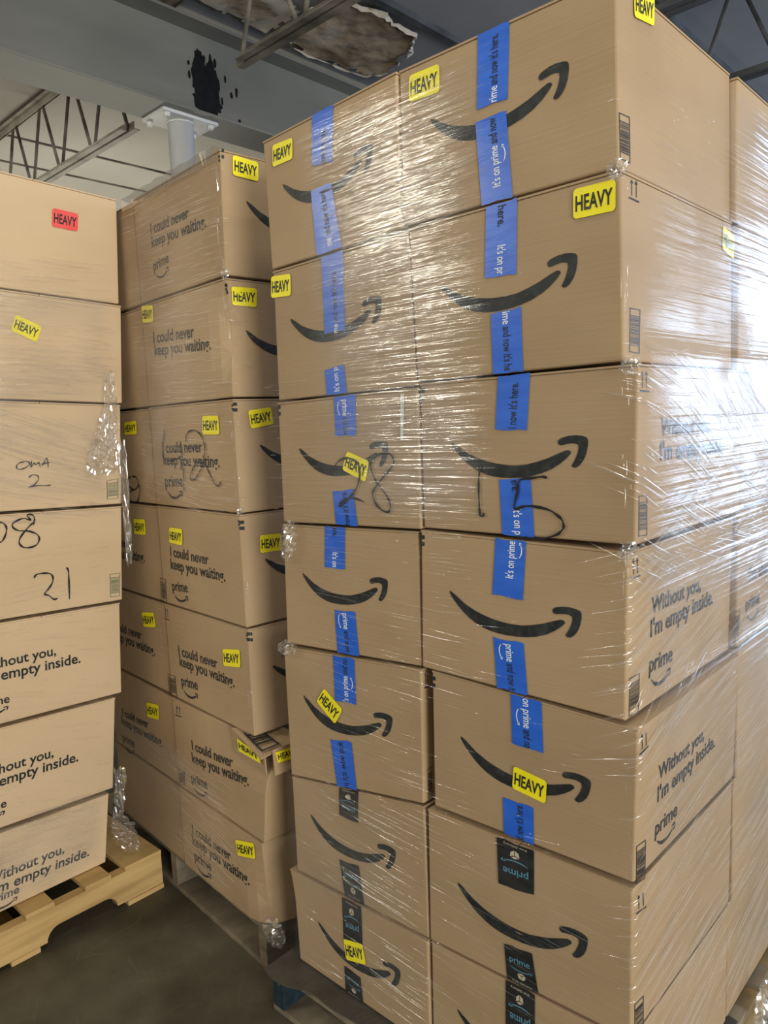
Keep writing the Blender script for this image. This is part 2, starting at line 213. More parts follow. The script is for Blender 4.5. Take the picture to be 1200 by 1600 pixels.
 ['text', 'B5', 'front', 'prime', [0.1576, 0.1665], [0.3735, 0.1985]],
 ['sticker', 'B5', 'front', [[0.7184, 0.7359], [0.9091, 0.7891], [0.9068, 0.622], [0.7198, 0.5722]], 'y'],
 ['barcode', 'B5', 'front', [[-0.0276, 0.224], [0.0746, 0.2347], [0.0814, 0.0094], [-0.029, -0.0169]], 'k'],
 ['arrows', 'B5', 'front', [[-0.004, 0.9502], [0.057, 0.9534], [0.0559, 0.831], [-0.007, 0.8314]]],
 ['text', 'B6', 'front', 'I could never', [0.2212, 0.5198], [0.6772, 0.5876]],
 ['text', 'B6', 'front', 'keep you waiting.', [0.2155, 0.374], [0.8433, 0.4967]],
 ['text', 'B6', 'front', 'prime', [0.1898, 0.1434], [0.3892, 0.178]],
 ['arrows', 'B6', 'front', [[0.0414, 0.9199], [0.1118, 0.9353], [0.1092, 0.8237], [0.0337, 0.8049]]],
 ['barcode', 'B6', 'front', [[0.0276, 0.2057], [0.1071, 0.2228], [0.0991, 0.045], [0.0217, 0.0184]], 'k'],
 ['text', 'B7', 'front', 'I could never', [0.15, 0.5], [0.6326, 0.525]],
 ['text', 'B7', 'front', 'keep you waiting.', [0.14, 0.36], [0.83, 0.4]],
 ['text', 'B7', 'front', 'prime', [0.155, 0.17], [0.37, 0.19]],
 ['sticker', 'B7', 'front', [[0.7042, 0.8314], [0.9183, 0.9425], [0.9227, 0.7642], [0.7243, 0.6616]], 'y'],
 ['sticker', 'B1', 'right', [[0.0782, 0.9761], [0.247, 0.964], [0.2419, 0.8056], [0.0725, 0.8152]], 'y'],
 ['sticker', 'B2', 'right', [[0.0263, 0.9347], [0.205, 0.9369], [0.1946, 0.7751], [0.0153, 0.787]], 'y'],
 ['sticker', 'B3', 'right', [[0.0947, 0.8981], [0.2554, 0.9238], [0.2701, 0.7723], [0.1066, 0.7382]], 'y'],
 ['sticker', 'B4', 'right', [[0.1295, 0.7991], [0.287, 0.7876], [0.2796, 0.6353], [0.1251, 0.6406]], 'y'],
 ['smile', 'B1', 'right', [0.1583, 0.6278]],
 ['smile', 'B2', 'right', [0.1056, 0.5781]],
 ['smile', 'B3', 'right', [0.1657, 0.5916]],
 ['smile', 'B4', 'right', [0.1606, 0.5814]],
 ['smile', 'B5', 'right', [0.1627, 0.6083]],
 ['smile', 'B6', 'right', [0.1129, 0.7372]],
 ['bars', 'B1', 'right', [[0.0097, 1.0076], [0.026, 1.0075], [0.0232, 0.9317], [0.0069, 0.932]]],
 ['barsc', 'B1', 'front', [[0.985, 0.955], [1, 0.955], [1, 0.905], [0.985, 0.905]]],
 ['bars', 'B2', 'right', [[-0.0073, 0.9568], [0.0051, 0.9532], [0.001, 0.8733], [-0.0114, 0.8771]]],
 ['barsc', 'B2', 'front', [[0.985, 0.955], [1, 0.955], [1, 0.905], [0.985, 0.905]]],
 ['bars', 'B3', 'right', [[-0.0011, 0.9696], [0.0247, 0.9692], [0.0251, 0.8917], [-0.005, 0.8925]]],
 ['barsc', 'B3', 'front', [[0.985, 0.955], [1, 0.955], [1, 0.905], [0.985, 0.905]]],
 ['bars', 'B4', 'right', [[-0.0066, 0.9493], [0.0288, 0.9488], [0.0289, 0.8646], [-0.0062, 0.8711]]],
 ['barsc', 'B4', 'front', [[0.985, 0.955], [1, 0.955], [1, 0.905], [0.985, 0.905]]],
 ['bars', 'B5', 'right', [[-0.0093, 0.981], [0.0309, 0.9678], [0.0313, 0.8845], [-0.0089, 0.8983]]],
 ['barsc', 'B5', 'front', [[0.985, 0.955], [1, 0.955], [1, 0.905], [0.985, 0.905]]],
 ['sticker', 'C3', 'front', [[0.6321, 0.8792], [0.812, 0.8876], [0.8085, 0.7438], [0.6212, 0.7408]], 'y'],
 ['marker', 'C3', 'front', [[[0.6682, 0.2849], [0.6235, 0.2364], [0.6291, 0.1707], [0.7161, 0.1381], [0.7733, 0.1967], [0.7561, 0.2696], [0.6941, 0.2859]], [[0.7161, 0.1381], [0.649, 0.1154], [0.6192, 0.038], [0.6613, -0.0061], [0.74, 0.0094], [0.7904, 0.124], [0.7859, 0.1973]]], 1.0],
 ['sticker', 'C4', 'front', [[0.6451, 0.8342], [0.8194, 0.8469], [0.8185, 0.6807], [0.6335, 0.6659]], 'y'],
 ['text', 'C4', 'front', 'keep you waiting.', [0.1, 0.35], [0.7626, 0.376]],
 ['text', 'C4', 'front', 'I could never', [0.11, 0.48], [0.593, 0.5]],
 ['sticker', 'C5', 'front', [[0.6524, 0.818], [0.8423, 0.8629], [0.8535, 0.7001], [0.6638, 0.6505]], 'y'],
 ['text', 'C5', 'front', 'I could never', [0.13, 0.47], [0.61, 0.485]],
 ['text', 'C5', 'front', 'keep you waiting.', [0.13, 0.35], [0.8, 0.36]],
 ['sticker', 'C6', 'front', [[0.6111, 0.7752], [0.803, 0.823], [0.792, 0.6424], [0.6098, 0.5979]], 'y'],
 ['text', 'C6', 'front', 'I could never', [0.1791, 0.4156], [0.6127, 0.4589]],
 ['text', 'C6', 'front', 'keep you waiting.', [0.1506, 0.2924], [0.8078, 0.3267]],
 ['text', 'C6', 'front', 'prime', [0.1384, 0.067], [0.3473, 0.085]],
 ['sticker', 'C7', 'front', [[0.0374, 0.6973], [0.1557, 0.7329], [0.1461, 0.5043], [0.0582, 0.4844]], 'y'],
 ['sticker', 'A1', 'front', [[0.6051, 0.7841], [0.7558, 0.7817], [0.7498, 0.6184], [0.5988, 0.6168]], 'r'],
 ['sticker', 'A2', 'front', [[0.3654, 0.7857], [0.5082, 0.701], [0.476, 0.5479], [0.337, 0.6367]], 'y'],
 ['marker', 'A3', 'front', [[[0.4032, 0.4515], [0.3719, 0.4379], [0.3581, 0.409], [0.3665, 0.3836], [0.3977, 0.3881], [0.4297, 0.4208], [0.4256, 0.4477], [0.4033, 0.4529]], [[0.4439, 0.4575], [0.4383, 0.3982], [0.4571, 0.4347], [0.4678, 0.4193], [0.4847, 0.4411], [0.4913, 0.3959]], [[0.5026, 0.4104], [0.5171, 0.4475], [0.5316, 0.4817], [0.5396, 0.3938]], [[0.4982, 0.4256], [0.5497, 0.4388]], [[0.4232, 0.3021], [0.4462, 0.3261], [0.4735, 0.3186], [0.4803, 0.2836], [0.4538, 0.2328], [0.4216, 0.2126], [0.472, 0.2239], [0.5276, 0.2199], [0.5512, 0.2258]]], 0.7],
 ['marker', 'A4', 'front', [[[0.2251, 0.7527], [0.2593, 0.7425], [0.2788, 0.7742], [0.2937, 0.8401], [0.2918, 0.8859], [0.2749, 0.9214], [0.245, 0.9344]], [[0.4437, 0.8801], [0.4518, 0.9411], [0.4358, 0.9818], [0.4084, 0.9743], [0.4306, 0.9284], [0.3856, 0.9495], [0.3361, 0.9178], [0.3268, 0.881], [0.3572, 0.8384], [0.4201, 0.8215], [0.4655, 0.7835], [0.477, 0.7347], [0.4597, 0.6828], [0.4181, 0.6634], [0.382, 0.6759], [0.3619, 0.7225], [0.3744, 0.7821], [0.4114, 0.8537], [0.444, 0.9034]], [[0.4419, 0.3608], [0.4562, 0.3924], [0.4983, 0.3959], [0.5361, 0.3829], [0.5519, 0.3474], [0.5494, 0.2917], [0.5249, 0.2332], [0.5006, 0.1879], [0.5242, 0.1691], [0.5572, 0.1203], [0.5786, 0.1261]], [[0.6363, 0.4262], [0.6477, 0.3831], [0.6498, 0.2847], [0.652, 0.0957]]], 1.0],
 ['barcode', 'A4', 'front', [[0.9152, 0.2954], [0.9858, 0.2938], [0.9824, 0.0444], [0.917, 0.0474]], 'g'],
 ['barcode', 'A3', 'front', [[0.9004, 0.2413], [0.9784, 0.2607], [0.9766, 0.0564], [0.9017, 0.052]], 'g'],
 ['text', 'A5', 'front', 'Without you,', [0.12, 0.566], [0.58, 0.576]],
 ['text', 'A5', 'front', "I'm empty inside.", [0.127, 0.44], [0.731, 0.44]],
 ['text', 'A5', 'front', 'prime', [0.13, 0.2], [0.3, 0.2]],
 ['text', 'A6', 'front', 'Without you,', [0.14, 0.55], [0.6, 0.56]],
 ['text', 'A6', 'front', "I'm empty inside.", [0.152, 0.425], [0.757, 0.432]],
 ['text', 'A6', 'front', 'prime', [0.155, 0.2], [0.325, 0.2]],
 ['text', 'A7', 'front', 'Without you,', [0.25, 0.42], [0.713, 0.416]],
 ['text', 'A7', 'front', "I'm empty inside.", [0.275, 0.27], [0.88, 0.215]],
 ['text', 'A7', 'front', 'prime', [0.27, 0.15], [0.44, 0.15]],
]

# ---------------------------------------------------------------- small helpers
def setp(o, label=None, cat=None, group=None, kind=None):
    if label: o['label'] = label
    if cat: o['category'] = cat
    if group: o['group'] = group
    if kind: o['kind'] = kind
    return o

def link_mesh(name, verts, faces, mat=None, parent=None, smooth=False):
    me = bpy.data.meshes.new(name)
    me.from_pydata([tuple(v) for v in verts], [], faces)
    if smooth:
        for p in me.polygons: p.use_smooth = True
    if mat: me.materials.append(mat)
    o = bpy.data.objects.new(name, me)
    COL.objects.link(o)
    if parent: o.parent = parent
    return o

class MB:
    """collects shapes for one mesh"""
    def __init__(self): self.v = []; self.f = []
    def add(self, verts, faces):
        n = len(self.v); self.v += [Vector(x) for x in verts]; self.f += [tuple(n + i for i in f) for f in faces]
    def box(self, lo, hi):
        (a, b, c), (d, e, f) = lo, hi
        self.add([(a, b, c), (d, b, c), (d, e, c), (a, e, c), (a, b, f), (d, b, f), (d, e, f), (a, e, f)],
                 [(0, 3, 2, 1), (4, 5, 6, 7), (0, 1, 5, 4), (1, 2, 6, 5), (2, 3, 7, 6), (3, 0, 4, 7)])
    def obox(self, o, x, y, z):
        o, x, y, z = map(Vector, (o, x, y, z))
        self.add([o, o + x, o + x + y, o + y, o + z, o + x + z, o + x + y + z, o + y + z],
                 [(0, 3, 2, 1), (4, 5, 6, 7), (0, 1, 5, 4), (1, 2, 6, 5), (2, 3, 7, 6), (3, 0, 4, 7)])
    def prism(self, pts, d):
        n = len(pts); d = Vector(d)
        self.add([Vector(p) for p in pts] + [Vector(p) + d for p in pts],
                 [tuple(range(n))[::-1], tuple(range(n, 2 * n))] + [(i, (i + 1) % n, n + (i + 1) % n, n + i) for i in range(n)])
    def tube(self, a, b, r, n=8):
        a, b = Vector(a), Vector(b); t = (b - a).normalized()
        x = t.orthogonal().normalized(); y = t.cross(x)
        ring = [x * math.cos(2 * math.pi * i / n) * r + y * math.sin(2 * math.pi * i / n) * r for i in range(n)]
        self.add([a + q for q in ring] + [b + q for q in ring],
                 [tuple(range(n))[::-1], tuple(range(n, 2 * n))] + [(i, (i + 1) % n, n + (i + 1) % n, n + i) for i in range(n)])
    def build(self, name, mat=None, parent=None, smooth=False, bevel=0):
        o = link_mesh(name, self.v, self.f, mat, parent, smooth)
        bm = bmesh.new(); bm.from_mesh(o.data); bmesh.ops.recalc_face_normals(bm, faces=bm.faces); bm.to_mesh(o.data); bm.free()
        if bevel:
            m = o.modifiers.new('bevel', 'BEVEL'); m.width = bevel; m.segments = 2; m.limit_method = 'ANGLE'; m.angle_limit = math.radians(40)
        return o

def inside(p, poly):
    r = False; n = len(poly)
    for i in range(n):
        a, b = poly[i], poly[i - 1]
        if (a[1] > p[1]) != (b[1] > p[1]) and p[0] < (b[0] - a[0]) * (p[1] - a[1]) / (b[1] - a[1]) + a[0]: r = not r
    return r

# ---------------------------------------------------------------- materials
def material(name, color, rough=0.6, spec=0.4, metal=0.0):
    m = bpy.data.materials.new(name); m.use_nodes = True
    b = m.node_tree.nodes['Principled BSDF']
    b.inputs['Base Color'].default_value = (*color, 1)
    b.inputs['Roughness'].default_value = rough
    b.inputs['Specular IOR Level'].default_value = spec
    b.inputs['Metallic'].default_value = metal
    return m

def noisy(name, stops, scale=(4, 4, 4), detail=4, rough=0.7, spec=0.3, bump=0.0, bump_scale=None, metal=0.0, coord='Object', ntype='NOISE', vary=0.0):
    """noise driven colour (list of (pos, rgb)) plus optional bump"""
    m = material(name, stops[0][1], rough, spec, metal)
    nt = m.node_tree; N = nt.nodes; L = nt.links
    b = N['Principled BSDF']
    tc = N.new('ShaderNodeTexCoord'); mp = N.new('ShaderNodeMapping'); mp.inputs['Scale'].default_value = scale
    no = N.new('ShaderNodeTexNoise'); no.inputs['Scale'].default_value = 1; no.inputs['Detail'].default_value = detail
    L.new(tc.outputs[coord], mp.inputs[0]); L.new(mp.outputs[0], no.inputs[0])
    cr = N.new('ShaderNodeValToRGB')
    while len(cr.color_ramp.elements) < len(stops): cr.color_ramp.elements.new(0.5)
    for e, (p, c) in zip(cr.color_ramp.elements, stops):
        e.position = p; e.color = (*c, 1)
    L.new(no.outputs[0], cr.inputs[0])
    src = cr.outputs[0]
    if vary:
        oi = N.new('ShaderNodeObjectInfo'); mr = N.new('ShaderNodeMapRange')
        mr.inputs[3].default_value = 1 - vary; mr.inputs[4].default_value = 1 + vary
        L.new(oi.outputs['Random'], mr.inputs[0])
        hs = N.new('ShaderNodeHueSaturation'); L.new(mr.outputs[0], hs.inputs['Value']); L.new(src, hs.inputs['Color']); src = hs.outputs[0]
    L.new(src, b.inputs['Base Color'])
    if bump:
        n2 = N.new('ShaderNodeTexNoise'); n2.inputs['Scale'].default_value = 1; n2.inputs['Detail'].default_value = 3
        mp2 = N.new('ShaderNodeMapping'); mp2.inputs['Scale'].default_value = bump_scale or scale
        L.new(tc.outputs[coord], mp2.inputs[0]); L.new(mp2.outputs[0], n2.inputs[0])
        bp = N.new('ShaderNodeBump'); bp.inputs['Strength'].default_value = 1; bp.inputs['Distance'].default_value = bump
        L.new(n2.outputs[0], bp.inputs['Height']); L.new(bp.outputs[0], b.inputs['Normal'])
    return m

M = {}
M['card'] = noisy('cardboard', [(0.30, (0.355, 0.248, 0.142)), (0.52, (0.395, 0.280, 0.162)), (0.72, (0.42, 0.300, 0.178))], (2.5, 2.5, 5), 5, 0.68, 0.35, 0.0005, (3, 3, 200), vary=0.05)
M['card_lit'] = noisy('cardboard_lit', [(0.30, (0.57, 0.425, 0.265)), (0.52, (0.61, 0.46, 0.29)), (0.72, (0.64, 0.485, 0.31))], (2.5, 2.5, 5), 5, 0.68, 0.35, 0.0005, (3, 3, 200), vary=0.04)  # cardboard lightened to stand in for the strong light on the left stack
M['card_edge'] = noisy('worn_cardboard_edge', [(0.35, (0.50, 0.38, 0.25)), (0.65, (0.64, 0.50, 0.35))], (30, 30, 60), 4, 0.8, 0.2)
M['ink'] = noisy('black_print', [(0.4, (0.018, 0.021, 0.022)), (0.75, (0.042, 0.045, 0.046))], (60, 60, 60), 3, 0.5, 0.3)
M['marker'] = material('marker_ink', (0.010, 0.010, 0.012), 0.45)
M['green_ink'] = material('green_print', (0.06, 0.14, 0.07), 0.6)
M['yellow'] = noisy('yellow_label', [(0.3, (0.86, 0.76, 0.012)), (0.7, (0.93, 0.84, 0.022))], (20, 20, 20), 2, 0.45, 0.4)
M['red'] = noisy('red_label', [(0.3, (0.80, 0.085, 0.085)), (0.7, (0.88, 0.12, 0.115))], (20, 20, 20), 2, 0.45, 0.4)
M['blue'] = noisy('blue_tape', [(0.3, (0.018, 0.115, 0.60)), (0.7, (0.03, 0.15, 0.70))], (12, 12, 40), 3, 0.32, 0.5, 0.0006, (12, 12, 60))
M['black_tape'] = noisy('black_tape', [(0.3, (0.012, 0.013, 0.014)), (0.7, (0.03, 0.032, 0.034))], (12, 12, 40), 3, 0.35, 0.5, 0.0006, (12, 12, 60))
M['white_ink'] = material('white_print', (0.78, 0.82, 0.88), 0.5)
M['pale_blue_ink'] = material('pale_blue_print', (0.10, 0.25, 0.36), 0.5)
M['cream_ink'] = material('cream_print', (0.50, 0.44, 0.34), 0.5)
M['paper'] = material('white_paper', (0.72, 0.72, 0.68), 0.7)
M['wood_new'] = noisy('yellow_pine', [(0.25, (0.33, 0.205, 0.075)), (0.5, (0.53, 0.36, 0.15)), (0.75, (0.63, 0.45, 0.20))], (9, 2.0, 22), 6, 0.7, 0.3, 0.0015, (14, 3, 60))
M['wood_grey'] = noisy('weathered_pine', [(0.25, (0.10, 0.085, 0.06)), (0.5, (0.20, 0.165, 0.115)), (0.75, (0.30, 0.25, 0.17))], (12, 9, 24), 6, 0.8, 0.2, 0.0018, (18, 14, 60))
M['wood_mid'] = noisy('worn_pine', [(0.25, (0.17, 0.12, 0.06)), (0.5, (0.30, 0.215, 0.11)), (0.75, (0.40, 0.29, 0.16))], (12, 9, 24), 6, 0.8, 0.2, 0.0018, (18, 14, 60))
M['blue_paint'] = noisy('chipped_blue_paint', [(0.35, (0.010, 0.020, 0.028)), (0.6, (0.018, 0.036, 0.048)), (0.72, (0.25, 0.19, 0.11))], (25, 25, 25), 5, 0.6, 0.3)
M['steel'] = noisy('painted_steel', [(0.3, (0.125, 0.125, 0.110)), (0.55, (0.175, 0.174, 0.155)), (0.75, (0.22, 0.217, 0.19))], (2.2, 1.0, 3), 6, 0.42, 0.5, 0.0008, (10, 10, 10))
M['steel_light'] = noisy('silver_painted_steel', [(0.3, (0.60, 0.61, 0.61)), (0.7, (0.78, 0.79, 0.79))], (5, 5, 2), 4, 0.35, 0.5)
M['joist'] = noisy('grimy_joist_paint', [(0.3, (0.07, 0.062, 0.05)), (0.55, (0.20, 0.18, 0.145)), (0.75, (0.33, 0.30, 0.25))], (6, 6, 10), 5, 0.6, 0.3)
M['chord'] = noisy('pale_joist_paint', [(0.3, (0.16, 0.145, 0.115)), (0.5, (0.42, 0.39, 0.33)), (0.75, (0.60, 0.56, 0.48))], (6, 6, 10), 5, 0.45, 0.5)
M['joist_dark'] = noisy('dark_joist_paint', [(0.3, (0.045, 0.047, 0.052)), (0.7, (0.11, 0.115, 0.125))], (6, 6, 10), 5, 0.6, 0.3)
M['spray'] = noisy('black_spray_paint', [(0.3, (0.003, 0.003, 0.003)), (0.7, (0.008, 0.008, 0.008))], (30, 30, 30), 3, 0.6, 0.2)
M['deck_dark'] = noisy('dark_roof_deck', [(0.3, (0.25, 0.25, 0.262)), (0.7, (0.33, 0.33, 0.345))], (1.2, 1.2, 1.2), 5, 0.8, 0.2)
M['deck_pale'] = noisy('pale_roof_panel', [(0.3, (0.42, 0.40, 0.36)), (0.7, (0.52, 0.50, 0.46))], (1.0, 1.0, 1.0), 5, 0.8, 0.2)
M['rot'] = noisy('water_stained_panel', [(0.28, (0.06, 0.042, 0.028)), (0.40, (0.22, 0.165, 0.11)), (0.54, (0.40, 0.32, 0.23)), (0.74, (0.58, 0.51, 0.41))], (5, 4, 5), 8, 0.9, 0.1, 0.01, (14, 14, 14))
M['torn'] = noisy('torn_panel_edge', [(0.3, (0.48, 0.42, 0.34)), (0.7, (0.66, 0.60, 0.51))], (12, 12, 12), 4, 0.9, 0.1)
M['concrete'] = noisy('stained_concrete', [(0.30, (0.038, 0.033, 0.021)), (0.45, (0.068, 0.060, 0.040)), (0.57, (0.096, 0.085, 0.059)), (0.72, (0.14, 0.125, 0.09))], (3.4, 3.4, 3.4), 8, 0.55, 0.35, 0.0015, (30, 30, 30))
def scuffed(m):
    nt = m.node_tree; N = nt.nodes; L = nt.links; b = N['Principled BSDF']
    src = b.inputs['Base Color'].links[0].from_socket
    tc = N.new('ShaderNodeTexCoord')
    n0 = N.new('ShaderNodeTexNoise'); n0.inputs['Scale'].default_value = 1.6; n0.inputs['Detail'].default_value = 4
    L.new(tc.outputs['Object'], n0.inputs[0])
    vm = N.new('ShaderNodeVectorMath'); vm.operation = 'MULTIPLY_ADD'; vm.inputs[1].default_value = (0.5, 0.5, 0)
    L.new(n0.outputs['Color'], vm.inputs[0]); L.new(tc.outputs['Object'], vm.inputs[2])
    for sc, wd, col in ((2.1, 0.006, (0.20, 0.18, 0.135, 1)), (5.3, 0.010, (0.155, 0.14, 0.105, 1))):
        vo = N.new('ShaderNodeTexVoronoi'); vo.feature = 'DISTANCE_TO_EDGE'; vo.inputs['Scale'].default_value = sc
        L.new(vm.outputs[0], vo.inputs['Vector'])
        mr = N.new('ShaderNodeMapRange'); mr.inputs[1].default_value = 0.0; mr.inputs[2].default_value = wd; mr.inputs[3].default_value = 0.45; mr.inputs[4].default_value = 0.0
        L.new(vo.outputs['Distance'], mr.inputs[0])
        ns = N.new('ShaderNodeTexNoise'); ns.inputs['Scale'].default_value = 3.0 * sc / 2; L.new(tc.outputs['Object'], ns.inputs[0])
        m3 = N.new('ShaderNodeMapRange'); m3.inputs[1].default_value = 0.5; m3.inputs[2].default_value = 0.62; L.new(ns.outputs[0], m3.inputs[0])
        mu = N.new('ShaderNodeMath'); mu.operation = 'MULTIPLY'; L.new(mr.outputs[0], mu.inputs[0]); L.new(m3.outputs[0], mu.inputs[1])
        mx = N.new('ShaderNodeMix'); mx.data_type = 'RGBA'
        L.new(mu.outputs[0], mx.inputs[0]); L.new(src, mx.inputs[6]); mx.inputs[7].default_value = col
        src = mx.outputs[2]
    L.new(src, b.inputs['Base Color'])
scuffed(M['concrete'])
M['wall'] = noisy('painted_block_wall', [(0.3, (0.40, 0.38, 0.34)), (0.7, (0.48, 0.46, 0.42))], (1, 1, 1), 4, 0.85, 0.2)
M['slip'] = noisy('grey_slip_sheet', [(0.3, (0.045, 0.040, 0.033)), (0.7, (0.10, 0.088, 0.072))], (8, 8, 8), 5, 0.55, 0.4)

def film_material(name, haze, gloss, rough, bump, uv_scale, tint=(1, 1, 1), patchy=True):
    """stretch film: clear, faintly milky, glossy, creased along its pull"""
    m = bpy.data.materials.new(name); m.use_nodes = True
    nt = m.node_tree; N = nt.nodes; L = nt.links
    N.remove(N['Principled BSDF']); out = N['Material Output']
    tr = N.new('ShaderNodeBsdfTransparent'); gl = N.new('ShaderNodeBsdfGlossy'); df = N.new('ShaderNodeBsdfDiffuse')
    gl.inputs['Roughness'].default_value = rough
    gl.inputs['Color'].default_value = (*tint, 1); df.inputs['Color'].default_value = (0.8, 0.8, 0.8, 1)
    m1 = N.new('ShaderNodeMixShader'); m2 = N.new('ShaderNodeMixShader')
    L.new(tr.outputs[0], m1.inputs[1]); L.new(df.outputs[0], m1.inputs[2]); m1.inputs[0].default_value = haze
    L.new(m1.outputs[0], m2.inputs[1]); L.new(gl.outputs[0], m2.inputs[2]); m2.inputs[0].default_value = gloss
    if patchy:
        tc = N.new('ShaderNodeTexCoord'); mp = N.new('ShaderNodeMapping'); mp.inputs['Scale'].default_value = (*uv_scale, 1)
        no = N.new('ShaderNodeTexNoise'); no.inputs['Scale'].default_value = 1; no.inputs['Detail'].default_value = 4; no.inputs['Distortion'].default_value = 0.15
        L.new(tc.outputs['UV'], mp.inputs[0]); L.new(mp.outputs[0], no.inputs[0])
        bp = N.new('ShaderNodeBump'); bp.inputs['Distance'].default_value = bump; L.new(no.outputs[0], bp.inputs['Height'])
        L.new(bp.outputs[0], gl.inputs['Normal'])
        n3 = N.new('ShaderNodeTexNoise'); n3.inputs['Scale'].default_value = 5; n3.inputs['Detail'].default_value = 3
        L.new(tc.outputs['UV'], n3.inputs[0])
        mr = N.new('ShaderNodeMapRange'); mr.inputs[1].default_value = 0.35; mr.inputs[2].default_value = 0.68
        mr.inputs[3].default_value = gloss * 0.35; mr.inputs[4].default_value = gloss * 1.6
        at = N.new('ShaderNodeAttribute'); at.attribute_name = 'layers'
        k1 = N.new('ShaderNodeMath'); k1.operation = 'MULTIPLY'; k2 = N.new('ShaderNodeMath'); k2.operation = 'MULTIPLY'; k2.inputs[1].default_value = haze
        L.new(n3.outputs[0], mr.inputs[0]); L.new(mr.outputs[0], k1.inputs[0]); L.new(at.outputs['Fac'], k1.inputs[1]); L.new(k1.outputs[0], m2.inputs[0])
        L.new(at.outputs['Fac'], k2.inputs[0]); L.new(k2.outputs[0], m1.inputs[0])
    L.new(m2.outputs[0], out.inputs[0])
    return m
M['film'] = film_material('stretch_film', 0.085, 0.12, 0.11, 0.005, (1.3, 80.0))
M['film_wrinkle'] = film_material('stretch_film_wrinkle', 0.07, 0.12, 0.10, 0, (1, 1), patchy=False)
M['film_crumple'] = film_material('stretch_film_crumple', 0.06, 0.26, 0.14, 0, (1, 1), patchy=False)

# ---------------------------------------------------------------- lettering
_text = {}
def text_shape(s, bold):
    """(points, faces, width, cap height) of a line of lettering, left end at x = 0 on the baseline"""
    key = (s, bold)
    if key not in _text:
        cu = bpy.data.curves.new('lettering', 'FONT'); cu.body = s; cu.size = 1; cu.offset = bold; cu.resolution_u = 3
        o = bpy.data.objects.new('lettering', cu); COL.objects.link(o)
        dg = bpy.context.evaluated_depsgraph_get(); dg.update()
        me = bpy.data.meshes.new_from_object(o.evaluated_get(dg))
        P = [(v.co.x, v.co.y) for v in me.vertices]; F = [tuple(p.vertices) for p in me.polygons]
        bpy.data.objects.remove(o); bpy.data.curves.remove(cu); bpy.data.meshes.remove(me)
        x0 = min(p[0] for p in P); x1 = max(p[0] for p in P)
        _text[key] = ([(x - x0, y) for x, y in P], F, x1 - x0, 0.70)
    return _text[key]

